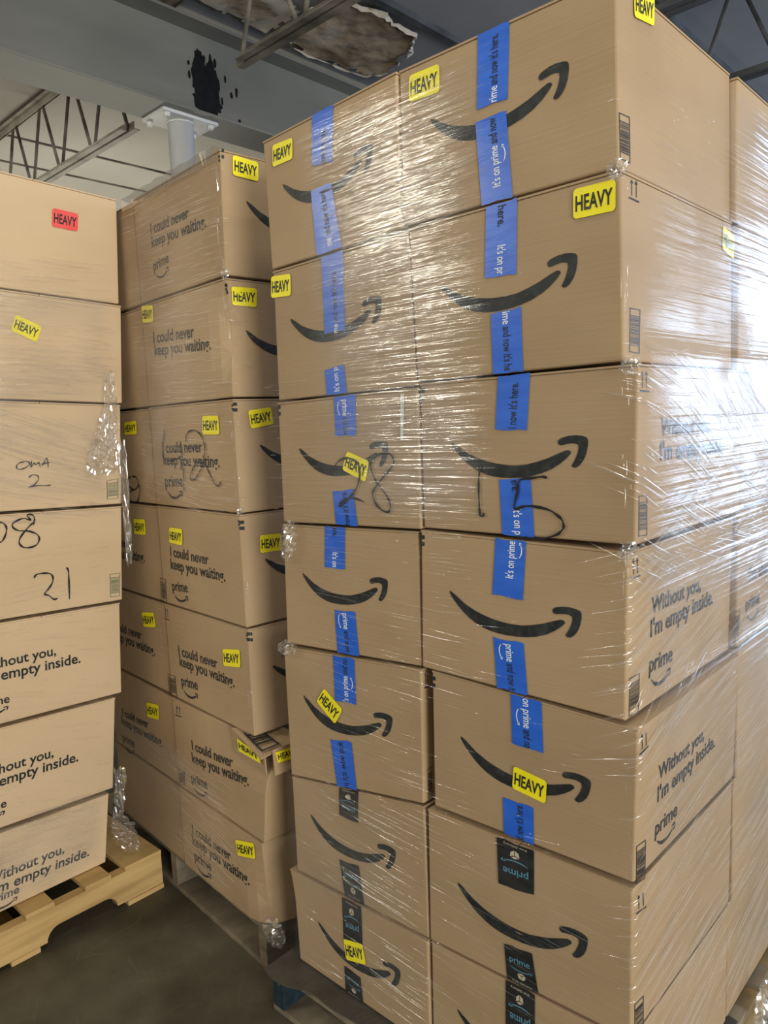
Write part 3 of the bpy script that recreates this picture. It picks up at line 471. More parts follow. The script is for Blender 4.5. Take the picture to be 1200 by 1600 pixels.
# ---------------------------------------------------------------- cartons
class Carton:
    """a corrugated carton from its measured front corners and its depth; gives points on its faces for prints and tape"""
    N = (10, 8, 10)
    def __init__(s, cid):
        s.id = cid
        q, D = BOXES[cid]
        s.q = [Vector(p) for p in q]; s.D = Vector(D)
        r = random.Random(cid); s.r = r
        s.bf = r.uniform(-0.001, 0.0025); s.bs = r.uniform(-0.001, 0.0022)
        s.ph = [r.uniform(0, 6.28) for _ in range(6)]
        s.nf = -s.D.normalized(); s.nr = (s.q[1] - s.q[0]).normalized()
        s.w = ((s.q[1] - s.q[0]).length + (s.q[2] - s.q[3]).length) / 2; s.h = ((s.q[2] - s.q[1]).length + (s.q[3] - s.q[0]).length) / 2; s.d = s.D.length
    def bump(s, a, b, k, i):
        w = 16 * a * (1 - a) * b * (1 - b)
        return w * (k + 0.0011 * math.sin(5 * a + s.ph[i]) * math.sin(4 * b + s.ph[i + 1]) + 0.0006 * math.sin(11 * a + s.ph[i + 2] + 5 * b))
    def raw(s, a, b, c):
        BL, BR, TR, TL = s.q
        p = (1 - b) * ((1 - a) * BL + a * BR) + b * ((1 - a) * TL + a * TR) + c * s.D
        if s.id in ('B2', 'B7', 'B6'):
            k = max(0.0, (a - 0.86) / 0.14) * max(0.0, 1 - c / 0.16)
            amt = {'B2': 0.028 * max(0.0, math.sin(math.pi * min(1, (1 - b) * 1.15))), 'B7': 0.03 * (1 - b), 'B6': 0.0}[s.id]
            p = p + (s.D.normalized() - s.nr) * (k * amt)
        if s.id == 'B6':
            k = max(0.0, (b - 0.55) / 0.45) * max(0.0, (a - 0.35) / 0.65)
            p = p - Vector((0, 0, 1)) * (0.040 * k * k) + s.D.normalized() * 0.03 * k
        if s.id == 'L7':
            k = max(0.0, 1 - a / 0.25) * max(0.0, (b - 0.7) / 0.3)
            p = p - s.nr * 0.012 * k
        return p
    def front(s, a, b, off=0.0):
        a_, b_ = min(max(a, 0), 1), min(max(b, 0), 1)
        return s.raw(a, b, 0) + s.nf * (s.bump(a_, b_, s.bf, 0) + off)
    def right(s, c, b, off=0.0):
        c_, b_ = min(max(c, 0), 1), min(max(b, 0), 1)
        return s.raw(1, b, c) + s.nr * (s.bump(c_, b_, s.bs, 2) + off)
    def on(s, face, a, b, off=0.0):
        return s.front(a, b, off) if face == 'front' else s.right(a, b, off)
    def size(s, face):
        return (s.w, s.h) if face == 'front' else (s.d, s.h)
    def build(s, mat, flap_mat):
        nx, ny, nz = s.N; idx = {}; V = []; F = []
        top = 1 - 0.004 / s.h
        def vid(i, j, k):
            if (i, j, k) not in idx:
                a, b, c = i / nx, j / ny * top, k / nz
                if k == 0: p = s.front(a, b)
                elif i == nx: p = s.right(c, b)
                elif i == 0: p = s.raw(0, b, c) - s.nr * s.bump(c, b, s.bs, 3)
                else: p = s.raw(a, b, c)
                idx[(i, j, k)] = len(V); V.append(p)
            return idx[(i, j, k)]
        for i in range(nx):
            for j in range(ny):
                F.append((vid(i, j, 0), vid(i + 1, j, 0), vid(i + 1, j + 1, 0), vid(i, j + 1, 0)))
                F.append((vid(i, j, nz), vid(i, j + 1, nz), vid(i + 1, j + 1, nz), vid(i + 1, j, nz)))
        for k in range(nz):
            for j in range(ny):
                F.append((vid(nx, j, k), vid(nx, j, k + 1), vid(nx, j + 1, k + 1), vid(nx, j + 1, k)))
                F.append((vid(0, j, k), vid(0, j + 1, k), vid(0, j + 1, k + 1), vid(0, j, k + 1)))
        for i in range(nx):
            for k in range(nz):
                F.append((vid(i, ny, k), vid(i + 1, ny, k), vid(i + 1, ny, k + 1), vid(i, ny, k + 1)))
                F.append((vid(i, 0, k), vid(i, 0, k + 1), vid(i + 1, 0, k + 1), vid(i + 1, 0, k)))
        s.o = link_mesh('cardboard_box', V, F, mat)
        m = s.o.modifiers.new('bevel', 'BEVEL'); m.width = 0.0035; m.segments = 2; m.limit_method = 'ANGLE'; m.angle_limit = math.radians(50)
        for a0, a1 in ((0.0, 0.497), (0.503, 1.0)):          # the two long lid flaps meet under the tape
            n = 6; fv = []; ff = []
            for t in range(n + 1):
                a = a0 + (a1 - a0) * t / n
                for b in (top + 0.0005, 1.0):
                    for c in (0.0, 1.0): fv.append(s.raw(a, b, c) + s.nf * (0.0006 if c == 0 else -0.001))
            for t in range(n):
                p = 4 * t; q = p + 4
                ff += [(p, q, q + 2, p + 2), (p + 1, p + 3, q + 3, q + 1), (p + 2, q + 2, q + 3, p + 3), (p, p + 1, q + 1, q)]
            ff += [(0, 2, 3, 1), (4 * n, 4 * n + 1, 4 * n + 3, 4 * n + 2)]
            link_mesh('lid_flap', fv, ff, flap_mat, s.o)
        return s.o

CART = {}
def quad(q, u, v):
    """q: TL, TR, BR, BL"""
    f = lambda i: (1 - v) * ((1 - u) * q[0][i] + u * q[1][i]) + v * ((1 - u) * q[3][i] + u * q[2][i])
    return f(0), f(1)

def patch(box, face, q, off, nu, nv, name, mat, parent, ragged=False):
    V = []; F = []
    rr = random.Random(name + box.id)
    for j in range(nv + 1):
        for i in range(nu + 1):
            a, b = quad(q, i / nu, j / nv)
            if ragged and j in (0, nv): b += rr.uniform(-0.006, 0.006)
            V.append(box.on(face, a, b, off))
    for j in range(nv):
        for i in range(nu):
            p = j * (nu + 1) + i; F.append((p, p + nu + 1, p + nu + 2, p + 1))
    return link_mesh(name, V, F, mat, parent)

def rounded_patch(box, face, q, off, name, mat, parent, r=0.09):
    """label with rounded corners"""
    pts = []
    ry = r * 1.45
    for cx, cy, a0 in ((1 - r, ry, 270), (1 - r, 1 - ry, 0), (r, 1 - ry, 90), (r, ry, 180)):
        for k in range(4):
            an = math.radians(a0 + 30 * k); pts.append((cx + r * math.cos(an), cy + ry * math.sin(an)))
    V = [box.on(face, *quad(q, 0.5, 0.5), off)] + [box.on(face, *quad(q, u, v), off) for u, v in pts]
    n = len(pts); F = [(0, 1 + (i + 1) % n, 1 + i) for i in range(n)]
    return link_mesh(name, V, F, mat, parent)

def lettering_in_quad(box, face, q, s, off, name, mat, parent, u0, u1, v0, v1, bold):
    P, F, w, cap = text_shape(s, bold)
    V = [box.on(face, *quad(q, u0 + (u1 - u0) * x / w, v1 - (v1 - v0) * y / cap), off) for x, y in P]
    return link_mesh(name, V, F, mat, parent)

def shape_on(box, face, pts, off, F=None):
    """pts in metres on the face from the lower left corner"""
    w, h = box.size(face)
    return [box.on(face, x / w, y / h, off) for x, y in pts]

def strip_faces(n, half):
    """outline whose first `half` points run one way and the rest come back"""
    return [tuple(range(n))]

def smile_points(L, ang, sc):
    c, s_ = math.cos(ang) * sc, math.sin(ang) * sc
    f = lambda P: [(L[0] + c * x - s_ * y, L[1] + s_ * x + c * y) for x, y in P]
    return f(SWOOSH), f(ARROW)

def poly_fill(pts2):
    """triangles of a simple polygon"""
    from mathutils.geometry import tessellate_polygon
    return [tuple(t) for t in tessellate_polygon([[Vector((x, y, 0)) for x, y in pts2]])]

def add_smile(box, face, L, Q, name, mat, off=0.0009, parent=None):
    w, h = box.size(face)
    L = (L[0] * w, L[1] * h)
    if Q:
        dx, dy = Q[0] * w - L[0], Q[1] * h - L[1]
        sc = math.hypot(dx, dy) / math.hypot(*ARROW_CORNER); ang = math.atan2(dy, dx) - math.atan2(ARROW_CORNER[1], ARROW_CORNER[0])
    else: sc, ang = 1.0, 0.0
    V = []; F = []
    for P in smile_points(L, ang, sc):
        n = len(V); F += [tuple(n + i for i in t) for t in poly_fill(P)]; V += shape_on(box, face, P, off)
    return link_mesh(name, V, F, mat, parent or box.o)

def mini_smile(x0, y0, w):
    k = w / 0.2945
    return [[(x0 + x * k, y0 + y * k) for x, y in P] for P in (SWOOSH, ARROW)]

def fan(V, F, P3, P2):
    n = len(V); V += P3; F += [tuple(n + i for i in t) for t in poly_fill(P2)]

def ribbon(pts, w, place):
    """a pen stroke of width w along 2D pts (metres); returns verts, faces"""
    V = []; F = []
    sm = []
    n = len(pts)
    for i in range(n - 1):                                  # smooth the measured stroke
        p0, p1, p2, p3 = pts[max(i - 1, 0)], pts[i], pts[i + 1], pts[min(i + 2, n - 1)]
        for k in range(4):
            t = k / 4
            sm.append(tuple(0.5 * (2 * p1[j] + (p2[j] - p0[j]) * t + (2 * p0[j] - 5 * p1[j] + 4 * p2[j] - p3[j]) * t * t + (3 * p1[j] - p0[j] - 3 * p2[j] + p3[j]) * t ** 3) for j in (0, 1)))
    sm.append(pts[-1])
    for i, p in enumerate(sm):
        a, b = sm[max(i - 1, 0)], sm[min(i + 1, len(sm) - 1)]
        dx, dy = b[0] - a[0], b[1] - a[1]; l = math.hypot(dx, dy) or 1
        ww = w * (0.5 if i in (0, len(sm) - 1) else 0.85 + 0.3 * math.sin(i * 0.9))
        V += [place((p[0] - dy / l * ww / 2, p[1] + dx / l * ww / 2)), place((p[0] + dy / l * ww / 2, p[1] - dx / l * ww / 2))]
    for i in range(len(sm) - 1): F.append((2 * i, 2 * i + 1, 2 * i + 3, 2 * i + 2))
    return V, F

def tape_lettering(box, face, q, s, v0, v1, direction, mat, off, parent, lateral=(0.40, 0.66), bold=0.012):
    """a line of print running along a strip of tape, reading up or down"""
    P, F, w, cap = text_shape(s, bold)
    lo, hi = lateral
    V = []
    for x, y in P:
        f = x / w; g = y / cap
        if direction == 'u': u, v = hi - (hi - lo) * g, v1 + (v0 - v1) * f
        else: u, v = lo + (hi - lo) * g, v0 + (v1 - v0) * f
        V.append(box.on(face, *quad(q, u, v), off))
    o = link_mesh('tape_lettering', V, F, mat, parent)
    if 'prime' in s:                                        # the little smile under the word
        i = s.index('prime'); wa = text_shape(s[:i] + 'l', bold)[2] if i else 0.0
        f0 = (wa - 0.15 if i else 0.0) / w; f1 = 1.0
        V = []; F = []
        for P2 in (SWOOSH, ARROW):
            Q3 = []
            for x, y in P2:
                f = f0 + (f1 - f0) * (0.05 + 0.9 * x / 0.2945); g = -0.55 + y / 0.2945 * 1.6
                if direction == 'u': u, v = hi - (hi - lo) * g, v1 + (v0 - v1) * f
                else: u, v = lo + (hi - lo) * g, v0 + (v1 - v0) * f
                Q3.append(box.on(face, *quad(q, u, v), off))
            fan(V, F, Q3, P2)
        link_mesh('tape_smile', V, F, mat, parent)
    return o

def black_tape_marks(box, face, q, parent, off, flip):
    """courier tape: a pale blue word with a smile, a small parcel sign and a line of fine print"""
    L = [('prime', 0.16, 0.84, 0.28, 0.40, M['pale_blue_ink'])]
    V = []; F = []
    tf = (lambda u, v: (1 - u, 1 - v)) if flip else (lambda u, v: (u, v))
    P, FF, w, cap = text_shape('prime', 0.012)
    pt = lambda u, v: box.on(face, *quad(q, *tf(u, v)), off)
    n = len(V); V += [pt(0.15 + 0.7 * x / w, 0.42 - 0.16 * y / cap) for x, y in P]; F += [tuple(n + i for i in f) for f in FF]
    for P2 in (SWOOSH, ARROW): fan(V, F, [pt(0.15 + 0.75 * x / 0.2945, 0.55 - y / 0.2945 * 0.32) for x, y in P2], P2)
    link_mesh('tape_lettering', V, F, M['pale_blue_ink'], parent)
    V = []; F = []
    for P2 in ([(0.38, 0.70), (0.50, 0.73), (0.50, 0.84), (0.40, 0.80)], [(0.52, 0.73), (0.64, 0.69), (0.62, 0.79), (0.52, 0.84)], [(0.40, 0.685), (0.51, 0.655), (0.62, 0.675), (0.51, 0.715)]):
        fan(V, F, [pt(*p) for p in P2], P2)
    P, FF, w, cap = text_shape('free delivery', 0.0)
    n = len(V); V += [pt(0.18 + 0.64 * x / w, 0.95 - 0.05 * y / cap) for x, y in P]; F += [tuple(n + i for i in f) for f in FF]
    link_mesh('tape_parcel_sign', V, F, M['cream_ink'], parent)

# ---------------------------------------------------------------- the building
def flat(name, lo, hi, mat, kind='structure'):
    m = MB(); m.box(lo, hi); o = m.build(name, mat); return setp(o, kind=kind)

flat('floor', (-9.5, -5, -0.10), (5, 10.2, 0), M['concrete'])
flat('ceiling', (-3.40, -5, 3.70), (5, 10.2, 3.82), M['deck_dark'])
setp(flat('ceiling_pale_panels', (-9.5, -5, 3.70), (-3.40, 10.2, 3.82), M['deck_pale']))
flat('wall_left', (-9.6, -5, 0), (-9.5, 10.2, 3.7), M['wall'])
m = MB()                                                   # far wall with the open dock door in it
for lo, hi in (((-9.5, 10.1, 0), (0.3, 10.2, 3.7)), ((3.1, 10.1, 0), (5, 10.2, 3.7)), ((0.3, 10.1, 3.62), (3.1, 10.2, 3.7))): m.box(lo, hi)
setp(m.build('wall_back', M['wall']), kind='structure')

# roof deck seams and ribs
for i, x in enumerate((-2.67, -1.75, -0.85, 0.05)):
    flat('trim_%d' % (i + 1), (x - 0.02, -1, 3.665), (x + 0.02, 10, 3.70), M['joist_dark'])
for i, x in enumerate((-5.58, -6.1)):
    flat('trim_%d' % (i + 5), (x - 0.007, -1, 3.688), (x + 0.007, 10, 3.70), M['joist'])

# big painted roof beam
beam = bpy.data.objects.new('roof_beam', None); COL.objects.link(beam); beam.location = (0, 0, 0)
setp(beam, 'grey painted steel roof beam with black paint splatter running over the column', 'beam', kind='structure')
XB, ZB = -3.40, 3.157
m = MB(); m.box((XB - 0.006, -3, ZB + 0.014), (XB + 0.006, 10, ZB + 0.436)); m.build('web', M['steel'], beam)
m = MB(); m.box((XB - 0.12, -3, ZB), (XB + 0.12, 10, ZB + 0.014)); m.build('bottom_flange', M['steel'], beam, bevel=0.002)
m = MB(); m.box((XB - 0.12, -3, ZB + 0.436), (XB + 0.12, 10, ZB + 0.45)); m.build('top_flange', M['steel'], beam, bevel=0.002)
rr = random.Random(8)
V = []; F = []
def blob(cy, cz, ry, rz, n=40, rough=0.22):
    pts = []
    for k in range(n):
        a = 2 * math.pi * k / n
        f = 1 + rough * noise.noise(Vector((math.cos(a) * 2.3 + cy * 40, math.sin(a) * 2.3 + cz * 40, 3))) + 0.10 * rr.uniform(-1, 1)
        pts.append((cy + ry * f * math.cos(a), cz + rz * f * math.sin(a)))
    fan(V, F, [Vector((XB + 0.0072 + 0.00015 * len(F) / 40, y, z)) for y, z in pts], pts)
blob(2.375, 3.39, 0.050, 0.125); blob(2.445, 3.36, 0.045, 0.135, rough=0.3); blob(2.41, 3.27, 0.085, 0.06); blob(2.40, 3.33, 0.05, 0.1)
for _ in range(26):
    a = rr.uniform(2.28, 2.62); b = rr.uniform(3.20, 3.50)
    blob(a, b, rr.uniform(0.003, 0.009), rr.uniform(0.008, 0.026), 10)
link_mesh('black_paint_splatter', V, F, M['spray'], beam)

# pipe column with its cap plate and bolts
colm = bpy.data.objects.new('steel_column', None); COL.objects.link(colm); colm.location = (-3.43, 2.262, 0)
setp(colm, 'silver painted steel pipe column bolted under the roof beam', 'column', kind='structure')
bpy.context.view_layer.update()
def cpart(mb, name, mat, **k):
    mb.v = [p - Vector((-3.43, 2.262, 0)) for p in mb.v]; return mb.build(name, mat, colm, **k)
m = MB(); m.tube((-3.43, 2.262, 0), (-3.43, 2.262, ZB - 0.016), 0.064, 28); o = cpart(m, 'pipe', M['steel_light'])
for p in o.data.polygons: p.use_smooth = len(p.vertices) == 4
m = MB(); m.tube((-3.43, 2.262, ZB - 0.024), (-3.43, 2.262, ZB - 0.016), 0.070, 24); cpart(m, 'weld_bead', M['steel_light'])
m = MB(); m.box((-3.53, 2.105, ZB - 0.016), (-3.325, 2.42, ZB)); cpart(m, 'cap_plate', M['steel_light'], bevel=0.002)
for dx, dy in ((-0.08, -0.125), (0.08, -0.125), (-0.08, 0.125), (0.08, 0.125)):
    m = MB(); m.tube((-3.43 + dx, 2.262 + dy, ZB - 0.034), (-3.43 + dx, 2.262 + dy, ZB - 0.016), 0.016, 6); cpart(m, 'bolt', M['steel_light'])
m = MB(); m.box((-3.50, 2.16, 0), (-3.36, 2.36, 0.015)); cpart(m, 'base_plate', M['steel_light'])

# open web roof joists
def joist(y, x0, x1, xt, cmat, mat, label):
    t = bpy.data.objects.new('roof_joist', None); COL.objects.link(t)
    setp(t, label, 'joist', kind='structure')
    zt, zb = 3.66, 3.235
    lo, hi = min(x0, x1), max(x0, x1); s = 1 if x1 > x0 else -1
    for z, a, nm in ((zt, xt, 'top_chord'), (zb, x0, 'bottom_chord')):
        m = MB(); up = 1 if z == zb else -1
        for sy in (-1, 1):                                  # two angles back to back
            e = a + (0.05 * s if sy < 0 and z == zb else 0)
            c0, c1 = min(e, x1), max(e, x1)
            m.box((c0, y + sy * 0.008 - 0.002, z - 0.019), (c1, y + sy * 0.008 + 0.002, z + 0.019))
            m.box((c0, min(y + sy * 0.008, y + sy * 0.042), z - 0.019 * up - 0.002), (c1, max(y + sy * 0.008, y + sy * 0.042), z - 0.019 * up + 0.002))
        m.build(nm, cmat, t)
    x = x0 + 0.05 * s; k = 0
    while (x1 - x) * s > 0.25 and k < 26:
        m = MB(); m.tube((x, y, zb), (x + 0.16 * s, y, zt), 0.010, 8); m.build('web_rod', mat, t, smooth=True)
        m = MB(); m.tube((x + 0.20 * s, y, zt), (x + 0.38 * s, y, zb), 0.010, 8); m.build('web_rod', mat, t, smooth=True)
        x += 0.42 * s; k += 1
    return t
joist(2.21, -3.80, -7.2, -3.40, M['chord'], M['joist'], 'open web roof joist left of the silver column')
joist(2.21, -2.88, 3.0, -3.40, M['joist'], M['joist'], 'open web roof joist with grimy lower chord under the stained ceiling hole')
joist(3.24, -1.60, 3.0, -1.75, M['joist_dark'], M['joist_dark'], 'dark roof joist behind the upper right corner of the front stack, nearer one')
joist(4.14, -1.60, 3.0, -1.75, M['joist_dark'], M['joist_dark'], 'dark roof joist behind the upper right corner of the front stack, farther one')

# water damaged ceiling panel beside the beam
hole = [(-3.20, 2.80), (-2.95, 2.76), (-2.78, 2.86), (-2.74, 3.06), (-2.76, 3.18), (-2.755, 3.32), (-2.85, 3.40), (-2.90, 3.45), (-3.05, 3.50), (-3.15, 3.53), (-3.27, 3.45), (-3.29, 3.20), (-3.29, 2.93)]
def ragged(poly, k, seed):
    r = random.Random(seed); out = []
    for i, p in enumerate(poly):
        q = poly[(i + 1) % len(poly)]
        for t in range(5):
            f = t / 5; out.append((p[0] + (q[0] - p[0]) * f + r.uniform(-k, k), p[1] + (q[1] - p[1]) * f + r.uniform(-k, k)))
    return out
def sheet_at(poly, z, amp, step=0.02):
    xs = [p[0] for p in poly]; ys = [p[1] for p in poly]
    V = []; F = []; ix = {}
    nx = int((max(xs) - min(xs)) / step) + 1; ny = int((max(ys) - min(ys)) / step) + 1
    def vi(i, j):
        if (i, j) not in ix:
            x, y = min(xs) + i * step, min(ys) + j * step
            ix[(i, j)] = len(V); V.append(Vector((x, y, z + amp * noise.noise(Vector((x * 9, y * 9, 1))) + amp * 0.5 * noise.noise(Vector((x * 25, y * 25, 4))))))
        return ix[(i, j)]
    for i in range(nx):
        for j in range(ny):
            if inside((min(xs) + (i + .5) * step, min(ys) + (j + .5) * step), poly): F.append((vi(i, j), vi(i, j + 1), vi(i + 1, j + 1), vi(i + 1, j)))
    return V, F
ceil_hole = bpy.data.objects.new('damaged_ceiling_panel', None); COL.objects.link(ceil_hole)
setp(ceil_hole, 'water stained torn ceiling panel beside the big grey roof beam', 'ceiling panel')
r1 = ragged(hole, 0.012, 3)
V, F = sheet_at(r1, 3.672, 0.016); link_mesh('stained_board', V, F, M['rot'], ceil_hole, True)
lip = [((p[0] + 3.02) * 1.10 - 3.02, (p[1] - 3.15) * 1.08 + 3.15) for p in ragged(hole, 0.014, 5)]
V = []; F = []
for i, (p, q) in enumerate(zip(r1, lip)):
    w = 0.25 + 0.75 * abs(noise.noise(Vector((p[0] * 6, p[1] * 6, 2)))) * 1.8
    V += [Vector((p[0], p[1], 3.655 + 0.01 * noise.noise(Vector((p[0] * 20, p[1] * 20, 0))))), Vector((p[0] + (q[0] - p[0]) * w, p[1] + (q[1] - p[1]) * w, 3.675 + 0.012 * noise.noise(Vector((q[0] * 20, q[1] * 20, 7)))))]
n = len(r1)
for i in range(n): j = (i + 1) % n; F.append((2 * i, 2 * j, 2 * j + 1, 2 * i + 1))
link_mesh('torn_edge', V, F, M['torn'], ceil_hole)
hole2 = [(-3.28, 2.28), (-3.02, 2.30), (-2.98, 2.52), (-3.0, 2.72), (-3.12, 2.76), (-3.28, 2.74)]
p2 = bpy.data.objects.new('flaking_ceiling_panel', None); COL.objects.link(p2)
setp(p2, 'flaking ceiling panel speckled with black, above the end of the joist by the beam', 'ceiling panel')
V, F = sheet_at(ragged(hole2, 0.012, 9), 3.682, 0.008); link_mesh('flaking_board', V, F, M['torn'], p2, True)
V, F = sheet_at(ragged([(-3.20, 2.42), (-3.06, 2.44), (-3.05, 2.58), (-3.10, 2.66), (-3.22, 2.6)], 0.018, 11), 3.668, 0.008); link_mesh('black_stain', V, F, M['rot'], p2, True)

# ---------------------------------------------------------------- pallets
def pallet(label, corner, along, across, L, W, mats, notch, end_paint=None, tops=7, H=0.14, edge=None):
    """stringers run along `along`; boards lie across; corner is the floor corner"""
    t = bpy.data.objects.new('wooden_pallet', None); COL.objects.link(t); t.location = corner
    setp(t, label, 'pallet', 'pallets under the stacks')
    a = Vector((*along, 0)).normalized(); c = Vector((*across, 0)).normalized(); z = Vector((0, 0, 1)); B = 0.017
    sh = H - 2 * B
    r = random.Random(label)
    for k, off in enumerate((0.0, (W - 0.04) / 2, W - 0.04)):
        pts = [(0, B), (0, B + sh), (L, B + sh), (L, B)]
        if notch:                                          # fork notches with rounded shoulders
            low = []
            for s0, s1 in ((L - notch[0] - notch[1], L - notch[0]), (notch[0], notch[0] + notch[1])):
                hgt = 0.042; arc = []
                for q in range(7): an = math.pi / 2 * q / 6; arc.append((s1 - hgt + hgt * math.cos(an), B + hgt * math.sin(an)))
                for q in range(7): an = math.pi / 2 * (1 - q / 6); arc.append((s0 + hgt - hgt * math.cos(an), B + hgt * math.sin(an)))
                low += arc
            pts = [(0, B), (0, B + sh), (L, B + sh), (L, B)] + low
        m = MB(); m.prism([c * off + a * s + z * h for s, h in pts], c * 0.04)
        st = m.build('stringer', mats[0], t, bevel=0.0015)
        if end_paint and k == 0:
            m = MB(); m.obox(c * -0.0008 + a * -0.0012 + z * B, c * 0.0416, a * 0.10, z * sh); m.build('painted_end', end_paint, st)
    for lvl, n, zz in (('deck_board', tops, H - B), ('bottom_board', 5, 0.0)):
        for k in range(n):
            bw = 0.135 if k in (0, n - 1) else 0.088
            s = (L - bw) * k / (n - 1)
            if notch and lvl == 'bottom_board': s = (0.0, 0.43, 0.566, 0.70, L - bw)[k]
            m = MB(); m.obox(a * (s + (r.uniform(-.004, .004) if 0 < k < n - 1 else 0)) + z * zz - c * r.uniform(0, .006), a * bw, c * (W + 0.004), z * (B - 0.0004)); m.build(lvl, mats[1], t, bevel=0.0015)
    return t
TB = math.radians(4.5); UXB = (-math.cos(TB), math.sin(TB)); NB = (math.sin(TB), math.cos(TB)); P0 = Vector((-1.66, 1.20, 0))
pallet('pale yellow wooden pallet with rounded fork notches under the left stack', (-2.31, 1.235, 0), (0, -1), (-1, 0), 1.22, 1.0, (M['wood_new'], M['wood_new']), (0.17, 0.235))
pallet('grey weathered wooden pallet under the middle stack', Vector((-1.695, 1.215, 0)), NB, UXB, 1.0, 1.16, (M['wood_grey'], M['wood_grey']), None)
pallet('worn wooden pallet with blue painted corner under the front stack', (-1.562, 1.135, 0), (0, 1), (1, 0), 1.22, 1.02, (M['wood_mid'], M['wood_grey']), None, M['blue_paint'], H=0.134)
# loose slip sheet between the front stack and its pallet, its front edge curled
V = []; F = []; nx, ny = 60, 12
for j in range(ny + 1):
    for i in range(nx + 1):
        x = -1.565 + 1.02 * i / nx; f = j / ny; y = 1.118 + 0.014 * math.sin(x * 9) + 0.008 * math.sin(x * 31 + 1) + f * 0.6
        lift = max(0, 1 - f / 0.10) * (0.004 + 0.008 * math.sin(x * 14 + 1.0)) if f < 0.10 else 0
        V.append(Vector((x, y, 0.1352 + max(lift, -0.0005))))
n = len(V); V += [v + Vector((0, 0, 0.0022)) for v in V]
for j in range(ny):
    for i in range(nx):
        p = j * (nx + 1) + i; F += [(p, p + nx + 1, p + nx + 2, p + 1), (n + p, n + p + 1, n + p + nx + 2, n + p + nx + 1)]
for i in range(nx): F.append((i, i + 1, n + i + 1, n + i))
for j in range(ny):
    p = j * (nx + 1); q = p + nx; F += [(p, n + p, n + p + nx + 1, p + nx + 1), (q, q + nx + 1, n + q + nx + 1, n + q)]
setp(link_mesh('slip_sheet', V, F, M['slip']), 'grey slip sheet with a curled edge under the bottom boxes of the front stack', 'slip sheet')

# ---------------------------------------------------------------- the boxes
RIGHT, LEFT, REAR = 'right column of the front stack', 'left column of the front stack', 'rear boxes of the front stack'
BCOR, BREAR, ASTK = 'corner column of the middle stack', 'far column of the middle stack', 'boxes of the left stack'
LABELS = {
 'R1': ('highest box, two blue tapes across its smile and a yellow HEAVY label left of them', RIGHT),
 'R2': ('box with a large yellow HEAVY label at the upper right above its smile', RIGHT),
 'R3': ('box with 15 handwritten below its smile', RIGHT),
 'R4': ('box with blue tape and no label on its front, directly below the one handwritten 15', RIGHT),
 'R5': ('box with a straight yellow HEAVY label over its smile, above the black taped boxes', RIGHT),
 'R6': ('box with black tape above and below a bare smile, right column', RIGHT),
 'R7': ('box cut off by the bottom of the photo, black tape above its smile', RIGHT),
 'L1': ('top box of the left column, yellow HEAVY label at its upper left corner', LEFT),
 'L2': ('box whose long blue tape hangs from the top down across its smile', LEFT),
 'L3': ('box with 28 handwritten and a tilted yellow HEAVY label over its smile', LEFT),
 'L4': ('blue taped box under the one handwritten 28, crumpled film at its upper corner', LEFT),
 'L5': ('box with a steeply tilted yellow HEAVY label touching the left half of its smile', LEFT),
 'L6': ('black taped box without a HEAVY label, under the one with the steeply tilted label', LEFT),
 'L7': ('black taped box with a yellow HEAVY label, resting on the blue cornered pallet', LEFT),
 'K1': ('rear box at the top right edge, behind the highest box', REAR),
 'K2': ('rear box beside the yellow HEAVY label on the side of the front stack', REAR),
 'K3': ('rear box behind the one handwritten 15, blurred by film glare', REAR),
 'K4': ('rear box with prime and a barcode printed on its filmed side', REAR),
 'K5': ('rear box under the one with prime on its filmed side', REAR),
 'K6': ('rear box second from the floor at the right edge of the photo', REAR),
 'K7': ('rear box on the pallet at the lower right edge of the photo', REAR),
 'B1': ('top box of the middle stack, HEAVY label on its narrow side beside the front stack', BCOR),
 'B2': ('box with a dented corner below the top box of the middle stack', BCOR),
 'B3': ('box with 42 handwritten over its I could never keep you waiting print', BCOR),
 'B4': ('box with a yellow HEAVY label above its slogan, directly below the one handwritten 42', BCOR),
 'B5': ('box overhanging the crushed box, yellow HEAVY label right of its slogan', BCOR),
 'B6': ('crushed box with folded flaps and bent HEAVY labels in the middle stack', BCOR),
 'B7': ('bottom corner box on the grey pallet, HEAVY label at its upper right', BCOR),
 'C1': ('top box of the far column, half hidden behind the red labelled box', BREAR),
 'C2': ('second box from the top in the far column of the middle stack', BREAR),
 'C3': ('box with a scribbled 8 left of the one handwritten 42', BREAR),
 'C4': ('shaded box left of the one below the handwritten 42, HEAVY label at its top', BREAR),
 'C5': ('shaded box left of the overhanging box, third from the pallet', BREAR),
 'C6': ('shaded box left of the crushed box, HEAVY label beside its corner', BREAR),
 'C7': ('bottom box at the far end of the grey pallet behind the yellow pallet', BREAR),
 'A1': ('top box of the left stack with a red HEAVY label', ASTK),
 'A2': ('box with a tilted yellow HEAVY label under the red labelled box', ASTK),
 'A3': ('box with OMA 2 handwritten under crumpled film', ASTK),
 'A4': ('box with 08 and 21 handwritten and a green barcode', ASTK),
 'A5': ('box with the slogan empty inside, directly below the one handwritten 21', ASTK),
 'A6': ('box with the slogan empty inside, second from the yellow pallet', ASTK),
 'A7': ('film covered box sitting directly on the yellow pallet', ASTK),
}
for cid in BOXES:
    bx = Carton(cid); CART[cid] = bx
    bx.build(M['card_lit'] if cid[0] == 'A' else M['card'], M['card_lit'] if cid[0] == 'A' else M['card'])
    setp(bx.o, LABELS[cid][0], 'box', LABELS[cid][1])

